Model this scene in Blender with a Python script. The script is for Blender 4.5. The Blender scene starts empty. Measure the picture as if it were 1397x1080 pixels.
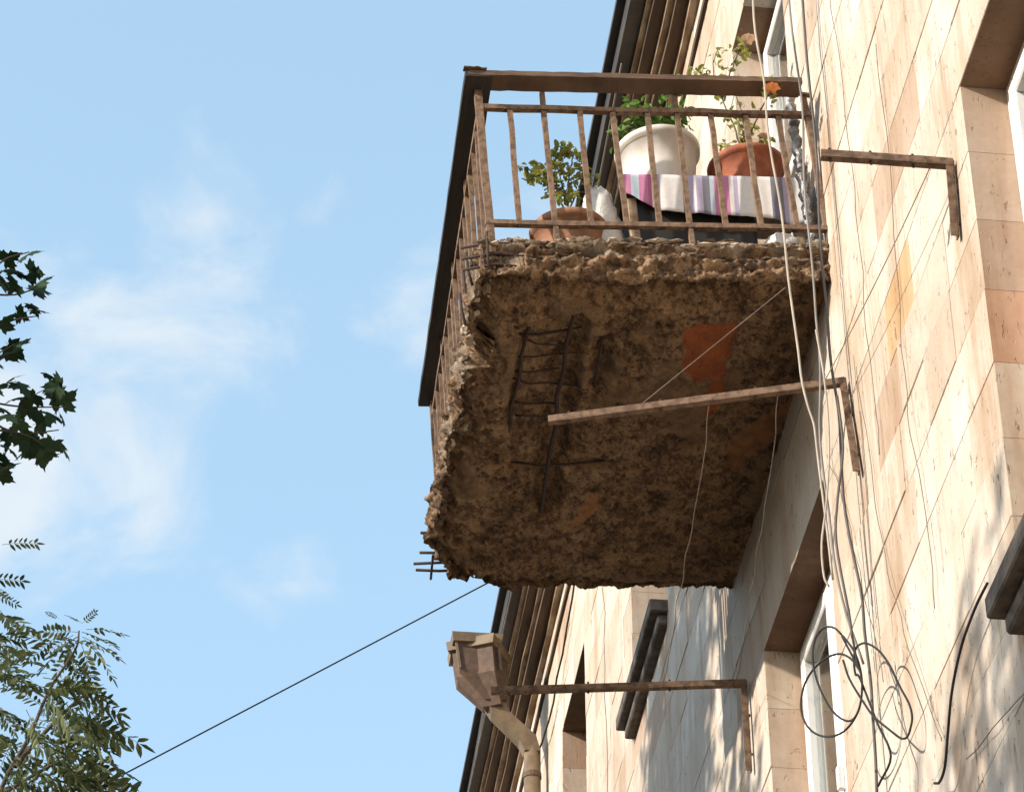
import bpy, math, random
from mathutils import Vector, Matrix, noise, Euler

random.seed(11)
S = bpy.context.scene
COL = S.collection
R = math.radians

# ------------------------------------------------------------------ camera
cam_d = bpy.data.cameras.new('camera')
cam = bpy.data.objects.new('camera', cam_d)
COL.objects.link(cam)
cam_d.sensor_width = 36.0
cam_d.lens = 102.05
cam_d.clip_end = 5000.0
_p, _y = R(36.15), R(6.29)
_f = Vector((math.sin(_y) * math.cos(_p), math.cos(_y) * math.cos(_p), math.sin(_p)))
_r = Vector((math.cos(_y), -math.sin(_y), 0.0))
_u = _r.cross(_f)
cam.matrix_world = Matrix(((_r.x, _u.x, -_f.x, 0), (_r.y, _u.y, -_f.y, 0), (_r.z, _u.z, -_f.z, 1.6), (0, 0, 0, 1)))
S.camera = cam
S.render.resolution_x, S.render.resolution_y = 1024, 791

# ------------------------------------------------------------------ sky, sun, exposure
SUN = Vector((1.41, 0.50, -0.64)).normalized()          # the way the light travels
EL = math.asin(-SUN.z)
AZ = math.atan2(-SUN.x, -SUN.y)
world = bpy.data.worlds.new('World')
S.world = world
world.use_nodes = True
wn, wl = world.node_tree.nodes, world.node_tree.links
wn.clear()
w_out = wn.new('ShaderNodeOutputWorld')
w_bg = wn.new('ShaderNodeBackground')
w_bg.inputs[1].default_value = 0.15
sky = wn.new('ShaderNodeTexSky')
sky.sky_type = 'NISHITA'
sky.sun_disc = False
sky.sun_elevation = EL
sky.sun_rotation = AZ
sky.air_density = 1.0
sky.dust_density = 1.0
sky.ozone_density = 1.0
w_tc = wn.new('ShaderNodeTexCoord')
w_map = wn.new('ShaderNodeMapping')
w_map.inputs['Location'].default_value = (0.37, 0.2, 0.4)
w_map.inputs['Scale'].default_value = (1.0, 1.0, 1.25)
w_n = wn.new('ShaderNodeTexNoise')
w_n.inputs['Scale'].default_value = 13.0
w_n.inputs['Detail'].default_value = 7.0
w_n.inputs['Roughness'].default_value = 0.55
w_n.inputs['Distortion'].default_value = 0.35
w_big = wn.new('ShaderNodeTexNoise')                     # where fair weather cloud gathers
w_big.inputs['Scale'].default_value = 2.6
w_big.inputs['Detail'].default_value = 1.0
w_bank = wn.new('ShaderNodeVectorMath')                  # the bank of cloud over the street trees
w_bank.operation = 'DISTANCE'
w_bank.inputs[1].default_value = (-0.060, 0.818, 0.572)
w_bk = wn.new('ShaderNodeMapRange')
w_bk.interpolation_type = 'SMOOTHSTEP'
w_bk.inputs['From Min'].default_value = 0.082
w_bk.inputs['From Max'].default_value = 0.0
w_bk.inputs['To Max'].default_value = 0.17
w_bg2 = wn.new('ShaderNodeMapRange')
w_bg2.interpolation_type = 'SMOOTHSTEP'
w_bg2.inputs['From Min'].default_value = 0.58
w_bg2.inputs['From Max'].default_value = 0.75
w_bg2.inputs['To Max'].default_value = 0.20
w_add = wn.new('ShaderNodeMath')
w_add.operation = 'MAXIMUM'
w_add2 = wn.new('ShaderNodeMath')
w_add2.operation = 'ADD'
w_r = wn.new('ShaderNodeMapRange')
w_r.interpolation_type = 'SMOOTHSTEP'
w_r.inputs['From Min'].default_value = 0.56
w_r.inputs['From Max'].default_value = 0.84
w_r.inputs['To Min'].default_value = 0.0
w_r.inputs['To Max'].default_value = 0.85
w_mix = wn.new('ShaderNodeMixRGB')
w_mix.inputs[2].default_value = (2.75, 2.95, 3.1, 1)     # thin cloud in sunlight
w_haze = wn.new('ShaderNodeMixRGB')
w_haze.inputs[0].default_value = 0.43
w_haze.inputs[2].default_value = (2.2, 3.3, 3.95, 1)   # even pale summer haze over the whole sky
wl.new(w_tc.outputs['Generated'], w_map.inputs['Vector'])
wl.new(w_map.outputs['Vector'], w_n.inputs['Vector'])
wl.new(w_map.outputs['Vector'], w_big.inputs['Vector'])
wl.new(w_tc.outputs['Generated'], w_bank.inputs[0])
wl.new(w_bank.outputs['Value'], w_bk.inputs['Value'])
wl.new(w_big.outputs[0], w_bg2.inputs['Value'])
wl.new(w_bk.outputs[0], w_add.inputs[0])
wl.new(w_bg2.outputs[0], w_add.inputs[1])
wl.new(w_add.outputs[0], w_add2.inputs[0])
wl.new(w_n.outputs[0], w_add2.inputs[1])
wl.new(w_add2.outputs[0], w_r.inputs['Value'])
wl.new(w_r.outputs[0], w_mix.inputs[0])
wl.new(sky.outputs[0], w_haze.inputs[1])
wl.new(w_haze.outputs[0], w_mix.inputs[1])
wl.new(w_mix.outputs[0], w_bg.inputs[0])
wl.new(w_bg.outputs[0], w_out.inputs[0])

sun_d = bpy.data.lights.new('sun', 'SUN')
sun_d.energy = 3.35
sun_d.angle = R(0.8)
sun_d.color = (1.0, 0.905, 0.785)
sun = bpy.data.objects.new('sun', sun_d)
COL.objects.link(sun)
sun.rotation_euler = SUN.to_track_quat('-Z', 'Y').to_euler()
sun.location = (-12, -5, 18)

S.view_settings.view_transform = 'Standard'
S.view_settings.look = 'None'
S.view_settings.gamma = 1.0
S.view_settings.use_curve_mapping = False
S.view_settings.exposure = 1.05

# ------------------------------------------------------------------ helpers
class MB:
    """collects vertices and faces of one mesh"""
    def __init__(s):
        s.v, s.f = [], []

    def add(s, vs, fs):
        n = len(s.v)
        s.v.extend([tuple(p) for p in vs])
        s.f.extend([tuple(i + n for i in q) for q in fs])
        return s

    def box(s, a, b, j=0.0):
        (x0, y0, z0), (x1, y1, z1) = a, b
        vs = [(x, y, z) for x in (x0, x1) for y in (y0, y1) for z in (z0, z1)]
        if j:
            vs = [tuple(c + random.uniform(-j, j) for c in p) for p in vs]
        return s.add(vs, [(0, 1, 3, 2), (4, 6, 7, 5), (0, 4, 5, 1), (2, 3, 7, 6), (0, 2, 6, 4), (1, 5, 7, 3)])

    def bbox(s, a, b, c=0.004):
        """box with chamfered edges"""
        (x0, y0, z0), (x1, y1, z1) = a, b
        vs, idx = [], {}
        for ix, X in enumerate((x0, x1)):
            for iy, Y in enumerate((y0, y1)):
                for iz, Z in enumerate((z0, z1)):
                    sx, sy, sz = (1 if ix == 0 else -1), (1 if iy == 0 else -1), (1 if iz == 0 else -1)
                    for ax, p in enumerate(((X, Y + sy * c, Z + sz * c), (X + sx * c, Y, Z + sz * c), (X + sx * c, Y + sy * c, Z))):
                        idx[(ix, iy, iz, ax)] = len(vs)
                        vs.append(p)
        fs = []
        for i in (0, 1):
            fs.append(tuple(idx[(i, a_, b_, 0)] for a_, b_ in ((0, 0), (0, 1), (1, 1), (1, 0))))
            fs.append(tuple(idx[(a_, i, b_, 1)] for a_, b_ in ((0, 0), (0, 1), (1, 1), (1, 0))))
            fs.append(tuple(idx[(a_, b_, i, 2)] for a_, b_ in ((0, 0), (0, 1), (1, 1), (1, 0))))
        for a_ in (0, 1):
            for b_ in (0, 1):
                fs.append((idx[(a_, b_, 0, 0)], idx[(a_, b_, 1, 0)], idx[(a_, b_, 1, 1)], idx[(a_, b_, 0, 1)]))
                fs.append((idx[(a_, 0, b_, 0)], idx[(a_, 1, b_, 0)], idx[(a_, 1, b_, 2)], idx[(a_, 0, b_, 2)]))
                fs.append((idx[(0, a_, b_, 1)], idx[(1, a_, b_, 1)], idx[(1, a_, b_, 2)], idx[(0, a_, b_, 2)]))
                for d_ in (0, 1):
                    fs.append((idx[(a_, b_, d_, 0)], idx[(a_, b_, d_, 1)], idx[(a_, b_, d_, 2)]))
        return s.add(vs, fs)

    def tube(s, pts, r, n=6, cap=True, smooth_r=None):
        pts = [Vector(p) for p in pts]
        rings = []
        ref = None
        for i, p in enumerate(pts):
            t = (pts[min(i + 1, len(pts) - 1)] - pts[max(i - 1, 0)])
            if t.length < 1e-7:
                t = Vector((0, 0, 1))
            t.normalize()
            if ref is None:
                ref = t.orthogonal().normalized()
            ref = (ref - t * ref.dot(t))
            if ref.length < 1e-5:
                ref = t.orthogonal()
            ref.normalize()
            bi = t.cross(ref)
            rr = r[i] if isinstance(r, (list, tuple)) else r
            rings.append([p + (ref * math.cos(2 * math.pi * k / n) + bi * math.sin(2 * math.pi * k / n)) * rr for k in range(n)])
        vs = [q for g in rings for q in g]
        fs = []
        for i in range(len(rings) - 1):
            for k in range(n):
                fs.append((i * n + k, i * n + (k + 1) % n, (i + 1) * n + (k + 1) % n, (i + 1) * n + k))
        if cap:
            fs.append(tuple(range(n))[::-1])
            fs.append(tuple((len(rings) - 1) * n + k for k in range(n)))
        return s.add(vs, fs)

    def bar(s, a, b, w, h, up=(0, 0, 1), seg=1, jit=0.0):
        """rectangular bar from a to b, w across, h along up"""
        a, b = Vector(a), Vector(b)
        t = (b - a).normalized()
        up = Vector(up)
        si = t.cross(up).normalized()
        up = si.cross(t).normalized()
        vs, fs = [], []
        for i in range(seg + 1):
            c = a.lerp(b, i / seg)
            if jit and 0 < i < seg:
                c = c + si * random.uniform(-jit, jit) + up * random.uniform(-jit, jit)
            for sx, sz in ((-1, -1), (1, -1), (1, 1), (-1, 1)):
                q = c + si * sx * w / 2 + up * sz * h / 2
                if jit:
                    q = q + si * random.uniform(-jit, jit) * .5 + up * random.uniform(-jit, jit) * .5
                vs.append(q)
        for i in range(seg):
            for k in range(4):
                fs.append((i * 4 + k, i * 4 + (k + 1) % 4, (i + 1) * 4 + (k + 1) % 4, (i + 1) * 4 + k))
        fs.append((3, 2, 1, 0))
        fs.append(tuple(seg * 4 + k for k in range(4)))
        return s.add(vs, fs)

    def lathe(s, prof, n=32, c=(0, 0, 0)):
        vs, fs = [], []
        for r_, z_ in prof:
            for k in range(n):
                a = 2 * math.pi * k / n
                vs.append((c[0] + r_ * math.cos(a), c[1] + r_ * math.sin(a), c[2] + z_))
        for i in range(len(prof) - 1):
            for k in range(n):
                fs.append((i * n + k, i * n + (k + 1) % n, (i + 1) * n + (k + 1) % n, (i + 1) * n + k))
        return s.add(vs, fs)

    def lump(s, c, r, seed, flat=1.0, lon=(1, 1)):
        """small broken piece"""
        t = (1 + 5 ** .5) / 2
        base = [(-1, t, 0), (1, t, 0), (-1, -t, 0), (1, -t, 0), (0, -1, t), (0, 1, t), (0, -1, -t), (0, 1, -t), (t, 0, -1), (t, 0, 1), (-t, 0, -1), (-t, 0, 1)]
        fs = [(0, 11, 5), (0, 5, 1), (0, 1, 7), (0, 7, 10), (0, 10, 11), (1, 5, 9), (5, 11, 4), (11, 10, 2), (10, 7, 6), (7, 1, 8), (3, 9, 4), (3, 4, 2), (3, 2, 6), (3, 6, 8), (3, 8, 9), (4, 9, 5), (2, 4, 11), (6, 2, 10), (8, 6, 7), (9, 8, 1)]
        rng = random.Random(seed)
        rot = Euler((rng.uniform(0, 6), rng.uniform(0, 6), rng.uniform(0, 6))).to_matrix()
        vs = []
        for b in base:
            q = rot @ (Vector(b).normalized() * r * rng.uniform(.45, 1.4))
            vs.append((c[0] + q.x * lon[0], c[1] + q.y * lon[1], c[2] + q.z * flat))
        return s.add(vs, fs)

    def build(s, name, mat, parent=None, smooth=False, world=False):
        me = bpy.data.meshes.new(name)
        me.from_pydata(s.v, [], s.f)
        me.validate()
        if smooth:
            me.polygons.foreach_set('use_smooth', [True] * len(me.polygons))
        me.materials.append(mat)
        me.update()
        o = bpy.data.objects.new(name, me)
        COL.objects.link(o)
        if parent is not None:
            o.parent = parent
            if world:
                o.matrix_parent_inverse = parent_world(parent).inverted()
        return o


def parent_world(o):
    m = Matrix.LocRotScale(o.location, o.rotation_euler, o.scale)
    if o.parent:
        m = parent_world(o.parent) @ o.matrix_parent_inverse @ m
    return m


def empty(name, loc=(0, 0, 0), rot=(0, 0, 0)):
    o = bpy.data.objects.new(name, None)
    o.empty_display_size = 0.2
    COL.objects.link(o)
    o.location = loc
    o.rotation_euler = rot
    return o


def tag(o, label, cat, group=None):
    o['label'] = label
    o['category'] = cat
    if group:
        o['group'] = group
    return o


def structure(o):
    o['kind'] = 'structure'
    return o


def smoothstep(a, b, x):
    t = max(0.0, min(1.0, (x - a) / (b - a)))
    return t * t * (3 - 2 * t)


def fbm(p, oct_=4):
    return noise.fractal(Vector(p), 1.0, 2.0, oct_)


def resample(pts, n=6):
    """Catmull-Rom through the points"""
    P = [Vector(p) for p in pts]
    P = [P[0] * 2 - P[1]] + P + [P[-1] * 2 - P[-2]]
    out = []
    for i in range(1, len(P) - 2):
        for k in range(n):
            t = k / n
            a, b, c, d = P[i - 1], P[i], P[i + 1], P[i + 2]
            out.append(.5 * ((2 * b) + (c - a) * t + (2 * a - 5 * b + 4 * c - d) * t * t + (3 * b - a - 3 * c + d) * t ** 3))
    out.append(P[-2])
    return out


# ------------------------------------------------------------------ materials
class Mat:
    def __init__(s, name, rough=.8, col=(.5, .5, .5), metallic=0.0):
        s.m = bpy.data.materials.new(name)
        s.m.use_nodes = True
        s.n, s.l = s.m.node_tree.nodes, s.m.node_tree.links
        s.b = s.n['Principled BSDF']
        s.b.inputs['Roughness'].default_value = rough
        s.b.inputs['Metallic'].default_value = metallic
        s.b.inputs['Base Color'].default_value = (*col, 1)
        s.geo = None

    def pos(s, scale=(1, 1, 1), kind='world'):
        if kind == 'world':
            g = s.n.new('ShaderNodeNewGeometry')
            src = g.outputs['Position']
        else:
            g = s.n.new('ShaderNodeTexCoord')
            src = g.outputs['Object' if kind == 'object' else 'Generated']
        m = s.n.new('ShaderNodeMapping')
        m.inputs['Scale'].default_value = scale
        s.l.new(src, m.inputs['Vector'])
        return m.outputs[0]

    def noise(s, vec, scale, detail=4, rough=.55, dist=0.0):
        t = s.n.new('ShaderNodeTexNoise')
        t.inputs['Scale'].default_value = scale
        t.inputs['Detail'].default_value = detail
        t.inputs['Roughness'].default_value = rough
        t.inputs['Distortion'].default_value = dist
        s.l.new(vec, t.inputs['Vector'])
        return t.outputs[0]

    def rng(s, val, a, b, lo=0.0, hi=1.0, smooth=True):
        t = s.n.new('ShaderNodeMapRange')
        if smooth:
            t.interpolation_type = 'SMOOTHSTEP'
        t.inputs['From Min'].default_value = a
        t.inputs['From Max'].default_value = b
        t.inputs['To Min'].default_value = lo
        t.inputs['To Max'].default_value = hi
        s.l.new(val, t.inputs['Value'])
        return t.outputs[0]

    def mix(s, fac, a, b, mode='MIX'):
        t = s.n.new('ShaderNodeMixRGB')
        t.blend_type = mode
        for i, v in ((0, fac), (1, a), (2, b)):
            if isinstance(v, (int, float)):
                t.inputs[i].default_value = v if i == 0 else (v, v, v, 1)
            elif isinstance(v, tuple):
                t.inputs[i].default_value = (*v, 1)
            else:
                s.l.new(v, t.inputs[i])
        return t.outputs[0]

    def math(s, op, a, b=0.0):
        t = s.n.new('ShaderNodeMath')
        t.operation = op
        for i, v in ((0, a), (1, b)):
            if isinstance(v, (int, float)):
                t.inputs[i].default_value = v
            else:
                s.l.new(v, t.inputs[i])
        return t.outputs[0]

    def ramp(s, val, stops, const=False):
        t = s.n.new('ShaderNodeValToRGB')
        if const:
            t.color_ramp.interpolation = 'CONSTANT'
        e = t.color_ramp.elements
        while len(e) < len(stops):
            e.new(0.5)
        for el, (p, c) in zip(e, stops):
            el.position = p
            el.color = (*c, 1)
        s.l.new(val, t.inputs[0])
        return t.outputs[0]

    def attr(s, name):
        t = s.n.new('ShaderNodeAttribute')
        t.attribute_name = name
        return t.outputs['Fac']

    def color(s, c):
        s.l.new(c, s.b.inputs['Base Color'])
        return s

    def bump(s, h, dist=.01, strength=1.0):
        t = s.n.new('ShaderNodeBump')
        t.inputs['Distance'].default_value = dist
        t.inputs['Strength'].default_value = strength
        s.l.new(h, t.inputs['Height'])
        s.l.new(t.outputs[0], s.b.inputs['Normal'])
        return s


def simple(name, c1, c2, scale=20, rough=.8, bump=.002, metallic=0.0, stretch=(1, 1, 1), kind='object', edge=(.35, .65)):
    m = Mat(name, rough, c1, metallic)
    v = m.pos(stretch, kind)
    n = m.noise(v, scale, 5, .6)
    m.color(m.mix(m.rng(n, edge[0], edge[1]), c1, c2))
    if bump:
        m.bump(m.noise(v, scale * 2.3, 5, .65), bump)
    return m.m


def stone_material(name, stops, tint=None):
    m = Mat(name, .88)
    oi = m.n.new('ShaderNodeObjectInfo').outputs['Random']
    isl = m.n.new('ShaderNodeNewGeometry').outputs['Random Per Island']
    rnd = m.math('FRACT', m.math('ADD', oi, isl))
    base = m.ramp(rnd, stops, True)
    v = m.pos((1, 1, 1))
    blot = m.noise(v, 2.2, 5, .6)
    base = m.mix(m.rng(blot, .36, .66, 0, .6), base, m.mix(1.0, base, (.82, .71, .60), 'MULTIPLY'))
    grain = m.noise(v, 38, 4, .7)
    base = m.mix(m.rng(grain, .3, .75, 0, .22), base, m.mix(1.0, base, (.72, .60, .46), 'MULTIPLY'))
    # rain streaks running down the stone
    st = m.noise(m.pos((1, 1, .07)), 9.0, 5, .6)
    base = m.mix(m.rng(st, .52, .74, 0, .5), base, m.mix(1.0, base, (.72, .57, .42), 'MULTIPLY'))
    st2 = m.noise(m.pos((1, 1, .045)), 34.0, 3, .6)
    base = m.mix(m.rng(st2, .60, .72, 0, .5), base, (.25, .18, .12))
    # pores of the tuff
    po = m.noise(m.pos((1, 1, .42)), 30.0, 3, .7, .5)
    pm = m.rng(po, .625, .68)
    po2 = m.noise(m.pos((1, 1, .20)), 21.0, 4, .7, .8)
    pm = m.math('MAXIMUM', pm, m.rng(po2, .66, .70))
    clus = m.rng(m.noise(v, 2.7, 3, .6), .40, .62, .12, 1.0)
    base = m.mix(m.math('MULTIPLY', m.math('MULTIPLY', pm, .8), clus), base, (.17, .11, .07))
    wide = m.noise(m.pos((1, 1, .16)), 3.1, 5, .65, .4)
    base = m.mix(m.rng(wide, .47, .66, 0, .65), base, m.mix(1.0, base, (.72, .58, .45), 'MULTIPLY'))
    m.color(base)
    h = m.math('SUBTRACT', m.math('MULTIPLY', grain, .35), m.math('MULTIPLY', pm, .9))
    m.bump(h, .006, .8)
    return m.m


CREAM = [(0, (.54, .485, .42)), (.20, (.57, .52, .46)), (.36, (.515, .45, .38)), (.52, (.58, .535, .48)), (.66, (.50, .43, .36)), (.79, (.465, .395, .325)), (.87, (.53, .475, .41)), (.965, (.42, .325, .25))]
M_STONE = stone_material('cream_tuff', CREAM)
M_JAMB = stone_material('tan_shaded_tuff', [(0, (.46, .36, .285)), (.3, (.52, .43, .35)), (.6, (.40, .285, .21)), (.85, (.52, .44, .36))])  # tan stone of the reveal faces, with some of their shade painted in
M_SOFFIT = stone_material('shaded_tuff_underside', [(0, (.20, .125, .078)), (.35, (.24, .155, .10)), (.7, (.175, .105, .065))])  # shade of the lintel undersides painted as a darker stone colour
M_ORANGE = stone_material('orange_tuff', [(0, (.50, .355, .205)), (.5, (.50, .355, .205))])
M_PINK = stone_material('pink_tuff', [(0, (.46, .285, .19)), (.5, (.46, .285, .19))])
M_OPP = simple('brown_tuff', (.20, .145, .11), (.15, .11, .085), 2, .9, .004, 0, (1, 1, 1), 'world')
M_MORTAR = simple('mortar', (.44, .38, .30), (.36, .30, .235), 15, .95)
M_ROOM = simple('room_plaster', (.30, .27, .23), (.24, .22, .19), 3, .9, 0)
M_CORN_D = simple('old_cornice_wood', (.10, .062, .038), (.055, .036, .024), 14, .85, .003, 0, (1, .15, 1), 'world')
M_CORN_L = simple('weathered_cornice_paint', (.42, .32, .22), (.20, .125, .075), 10, .85, .004, 0, (1, .35, 1), 'world')
M_FASCIA = simple('dark_sheet_metal', (.020, .017, .015), (.045, .033, .025), 6, .6, .002)
M_SILL = simple('sooty_stone', (.12, .098, .08), (.065, .052, .042), 18, .9, .004, 0, (1, 1, 1), 'world')
M_PVC = simple('white_window_plastic', (.80, .79, .77), (.74, .72, .69), 4, .35, 0)
M_CURT = simple('curtain_cloth', (.62, .59, .52), (.52, .49, .43), 30, .9, .004, 0, (1, 1, .05))
M_IRON = simple('rusted_brown_iron', (.20, .128, .080), (.105, .060, .036), 34, .8, .003, 0, (1, 1, 1), 'world', (.40, .62))
M_IRON2 = simple('rusty_angle_iron', (.175, .108, .066), (.085, .046, .027), 30, .8, .003, 0, (1, 1, 1), 'world', (.40, .62))
M_REBAR = simple('rusty_rebar', (.026, .016, .012), (.05, .026, .017), 40, .85, .002)
M_WOOD = simple('weathered_handrail_wood', (.155, .094, .058), (.075, .046, .03), 9, .85, .004, 0, (.25, .25, 3), 'world')
M_BLACKW = simple('shaded_handrail_wood', (.035, .028, .024), (.02, .017, .015), 9, .75, .004, 0, (3, .25, 3), 'world')  # near-black because the shade of the rail's underside is painted in
M_PIPE = simple('brown_painted_sheet', (.19, .135, .078), (.115, .077, .044), 7, .6, .002, 0, (1, 1, 1), 'world')
M_PIPE_R = simple('red_rusted_sheet', (.115, .066, .042), (.07, .043, .028), 16, .75, .002, 0, (1, 1, 1), 'world')
M_TERRA = simple('terracotta', (.42, .13, .065), (.27, .085, .045), 14, .8, .003)
M_TERRA_D = simple('old_terracotta', (.34, .165, .09), (.20, .10, .058), 11, .85, .003)
M_WPLAST = simple('white_pot_plastic', (.72, .69, .65), (.54, .49, .43), 7, .55, .001, 0, (1, 1, .35))
M_SOIL = simple('soil', (.05, .034, .022), (.03, .02, .013), 40, .95, .01)
M_BLACK = simple('flat_black', (.010, .009, .009), (.018, .016, .016), 8, .75, 0)
M_SACK = simple('white_sack', (.66, .63, .60), (.56, .53, .49), 9, .6, .01)
M_FOIL = simple('grey_foil_wrap', (.42, .41, .41), (.16, .15, .15), 22, .35, .01, .6)
M_STEM = simple('green_brown_stem', (.10, .085, .04), (.07, .05, .03), 30, .8, 0)
M_BARK = simple('bark', (.085, .062, .045), (.05, .037, .028), 14, .9, .01, 0, (1, 1, .3))
M_WIRE_W = simple('white_cable', (.37, .32, .265), (.28, .24, .195), 9, .55, 0)
M_WIRE_T = simple('thin_grey_wire', (.19, .155, .12), (.13, .105, .08), 9, .8, 0)
M_WIRE_G = simple('grey_cable', (.20, .18, .165), (.15, .135, .12), 9, .6, 0)
M_WIRE_D = simple('dark_cable', (.075, .06, .055), (.05, .042, .038), 9, .6, 0)
M_WIRE_B = simple('black_cable', (.012, .012, .013), (.02, .018, .018), 9, .85, 0)
M_LINE = simple('old_laundry_line', (.36, .31, .25), (.25, .20, .15), 9, .8, 0)
M_FLOWER = simple('orange_petal', (.80, .22, .05), (.78, .30, .10), 9, .6, 0)
M_PALE = simple('pale_petal', (.80, .48, .34), (.80, .60, .45), 9, .6, 0)


def leaf_material(name, c1, c2, trans=.25, scale=5):
    m = Mat(name, .72)
    m.b.inputs['Specular IOR Level'].default_value = .25
    oi = m.n.new('ShaderNodeObjectInfo').outputs['Random']
    isl = m.n.new('ShaderNodeNewGeometry').outputs['Random Per Island']
    rnd = m.math('FRACT', m.math('ADD', oi, isl))
    c = m.mix(rnd, c1, c2)
    m.color(c)
    tr = m.n.new('ShaderNodeBsdfTranslucent')
    m.l.new(m.mix(1.0, c, (1.0, 1.15, .6), 'MULTIPLY'), tr.inputs[0])
    mx = m.n.new('ShaderNodeMixShader')
    mx.inputs[0].default_value = trans
    m.l.new(m.b.outputs[0], mx.inputs[1])
    m.l.new(tr.outputs[0], mx.inputs[2])
    m.l.new(mx.outputs[0], m.n['Material Output'].inputs[0])
    return m.m


M_MAPLE = leaf_material('maple_leaf', (.010, .028, .012), (.022, .048, .018), .10)
M_ASH = leaf_material('ash_leaf', (.034, .056, .028), (.15, .17, .078), .18)
M_ROSE = leaf_material('rose_leaf', (.18, .21, .055), (.38, .34, .12), .35)
M_ROSE_D = leaf_material('rose_leaf_green', (.07, .15, .03), (.17, .27, .07), .35)


def slab_material():
    m = Mat('crumbling_concrete', .95)
    v = m.pos((1, 1, 1), 'object')
    big = m.noise(v, 5.0, 7, .68)
    mid = m.noise(v, 14, 6, .65)
    fine = m.noise(v, 48, 6, .75)
    c = m.ramp(big, [(.30, (.09, .052, .028)), (.40, (.26, .152, .078)), (.53, (.41, .25, .134)), (.70, (.50, .33, .19))])
    c = m.mix(m.rng(mid, .44, .60, 0, .8), c, m.mix(1.0, c, (.24, .19, .155), 'MULTIPLY'))
    c = m.mix(m.rng(fine, .53, .64, 0, .6), c, (.46, .32, .195))
    c = m.mix(m.rng(fine, .48, .38, 0, .85), c, (.03, .019, .012))
    grit = m.noise(v, 120, 4, .7)
    c = m.mix(m.rng(grit, .58, .68, 0, .4), c, (.40, .30, .20))
    c = m.mix(m.rng(grit, .44, .34, 0, .6), c, (.035, .022, .014))
    c = m.mix(m.attr('smooth_coat'), c, m.mix(m.rng(mid, .35, .65), (.31, .194, .104), (.18, .107, .057)))
    c = m.mix(m.attr('lime'), c, m.mix(m.rng(mid, .35, .62), (.46, .38, .30), (.25, .185, .13)))
    c = m.mix(m.attr('red'), c, m.mix(m.rng(mid, .3, .7), (.46, .13, .038), (.30, .08, .028)))
    c = m.mix(m.attr('ochre'), c, m.mix(m.rng(mid, .35, .65), (.46, .19, .065), (.24, .12, .055)))
    m.color(c)
    m.bump(m.math('ADD', m.math('MULTIPLY', mid, .6), m.math('MULTIPLY', fine, .55)), .05, 1.0)
    return m.m


M_SLAB = slab_material()
M_LUMP = simple('lime_lump', (.50, .42, .33), (.27, .20, .14), 16, .95, .01)
M_LUMP_D = simple('brown_lump', (.17, .115, .075), (.09, .06, .04), 18, .95, .01)


def stripe_material():
    m = Mat('striped_cloth', .9)
    v = m.pos((1, 1, 1), 'generated')
    sx = m.n.new('ShaderNodeSeparateXYZ')
    m.l.new(v, sx.inputs[0])
    W_, P_, U_, B_, D_ = (.66, .63, .61), (.46, .18, .31), (.38, .33, .46), (.42, .50, .56), (.17, .165, .20)
    st = [(0, P_), (.055, B_), (.10, P_), (.145, (.38, .10, .22)), (.165, W_), (.19, U_), (.21, W_), (.33, D_), (.345, U_), (.39, W_), (.40, U_), (.435, D_), (.475, B_), (.50, P_), (.575, W_), (.60, U_), (.625, W_), (.80, D_), (.865, U_), (.89, W_), (.955, B_)]
    c = m.ramp(sx.outputs[0], st, True)
    n = m.noise(m.pos((1, 1, 1), 'object'), 60, 3)
    m.color(m.mix(m.rng(n, .4, .7, 0, .25), c, m.mix(1.0, c, (.7, .68, .7), 'MULTIPLY')))
    return m.m


M_STRIPE = stripe_material()


def glass_material():
    m = Mat('window_glass', .03, (.75, .8, .8))
    m.b.inputs['Transmission Weight'].default_value = 1.0
    m.b.inputs['IOR'].default_value = 1.45
    return m.m


M_GLASS = glass_material()

# ------------------------------------------------------------------ ground
W = 2.24                                     # the wall's face, x
M_ASPH = simple('asphalt', (.07, .067, .062), (.05, .048, .046), 30, .9, .004, 0, (1, 1, 1), 'world')
M_PAVE = simple('dusty_pavement', (.34, .265, .185), (.26, .20, .14), 3, .9, .003, 0, (1, 1, 1), 'world')
M_EARTH = simple('dry_ground', (.18, .145, .10), (.13, .11, .075), 1.2, .95, .01, 0, (1, 1, 1), 'world')
structure(MB().add([(-900, -900, -.12), (900, -900, -.12), (900, 900, -.12), (-900, 900, -.12)], [(0, 1, 2, 3)]).build('ground', M_EARTH))
structure(MB().add([(-11, -300, -.116), (-5.2, -300, -.116), (-5.2, 300, -.116), (-11, 300, -.116)], [(0, 1, 2, 3)]).build('road', M_ASPH))
structure(MB().box((-5.0, -300, -.2), (W - .01, 300, 0)).build('pavement', M_PAVE))
structure(MB().box((-5.19, -300, -.2), (-5.003, 300, .015)).build('kerb', M_SILL))

# ------------------------------------------------------------------ unseen blocks added across the street to shape light on ground and balcony


def far_side(y0, y1, hgt, floors, label):
    t = empty('added_shade_block', (-17, (y0 + y1) / 2, 0))
    tag(t, label, 'building')
    MB().box((-28, y0, -.05), (-17, y1, hgt)).build('wall', M_OPP, t, world=True)
    MB().box((-28.4, y0 - .2, hgt + .001), (-16.5, y1 + .2, hgt + .3)).build('roof', M_FASCIA, t, world=True)
    for fl in range(floors):
        y = y0 + 1.5
        while y < y1 - 2.5:
            wq = MB().box((-17.01, y, 1.4 + fl * 3.3), (-16.97, y + 1.4, 3.2 + fl * 3.3)).build('window', M_SILL, t, world=True)
            MB().box((-16.969, y + .1, 1.5 + fl * 3.3), (-16.96, y + 1.3, 3.1 + fl * 3.3)).build('pane', M_BLACK, wq, world=True)
            y += 3.9


far_side(-30, 1.5, 4.2, 1, 'low unseen block added across the street, leaving the near ground sunlit')
far_side(2.0, 52, 11.6, 3, 'tall unseen block added across the street to shade the far ground')

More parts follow.
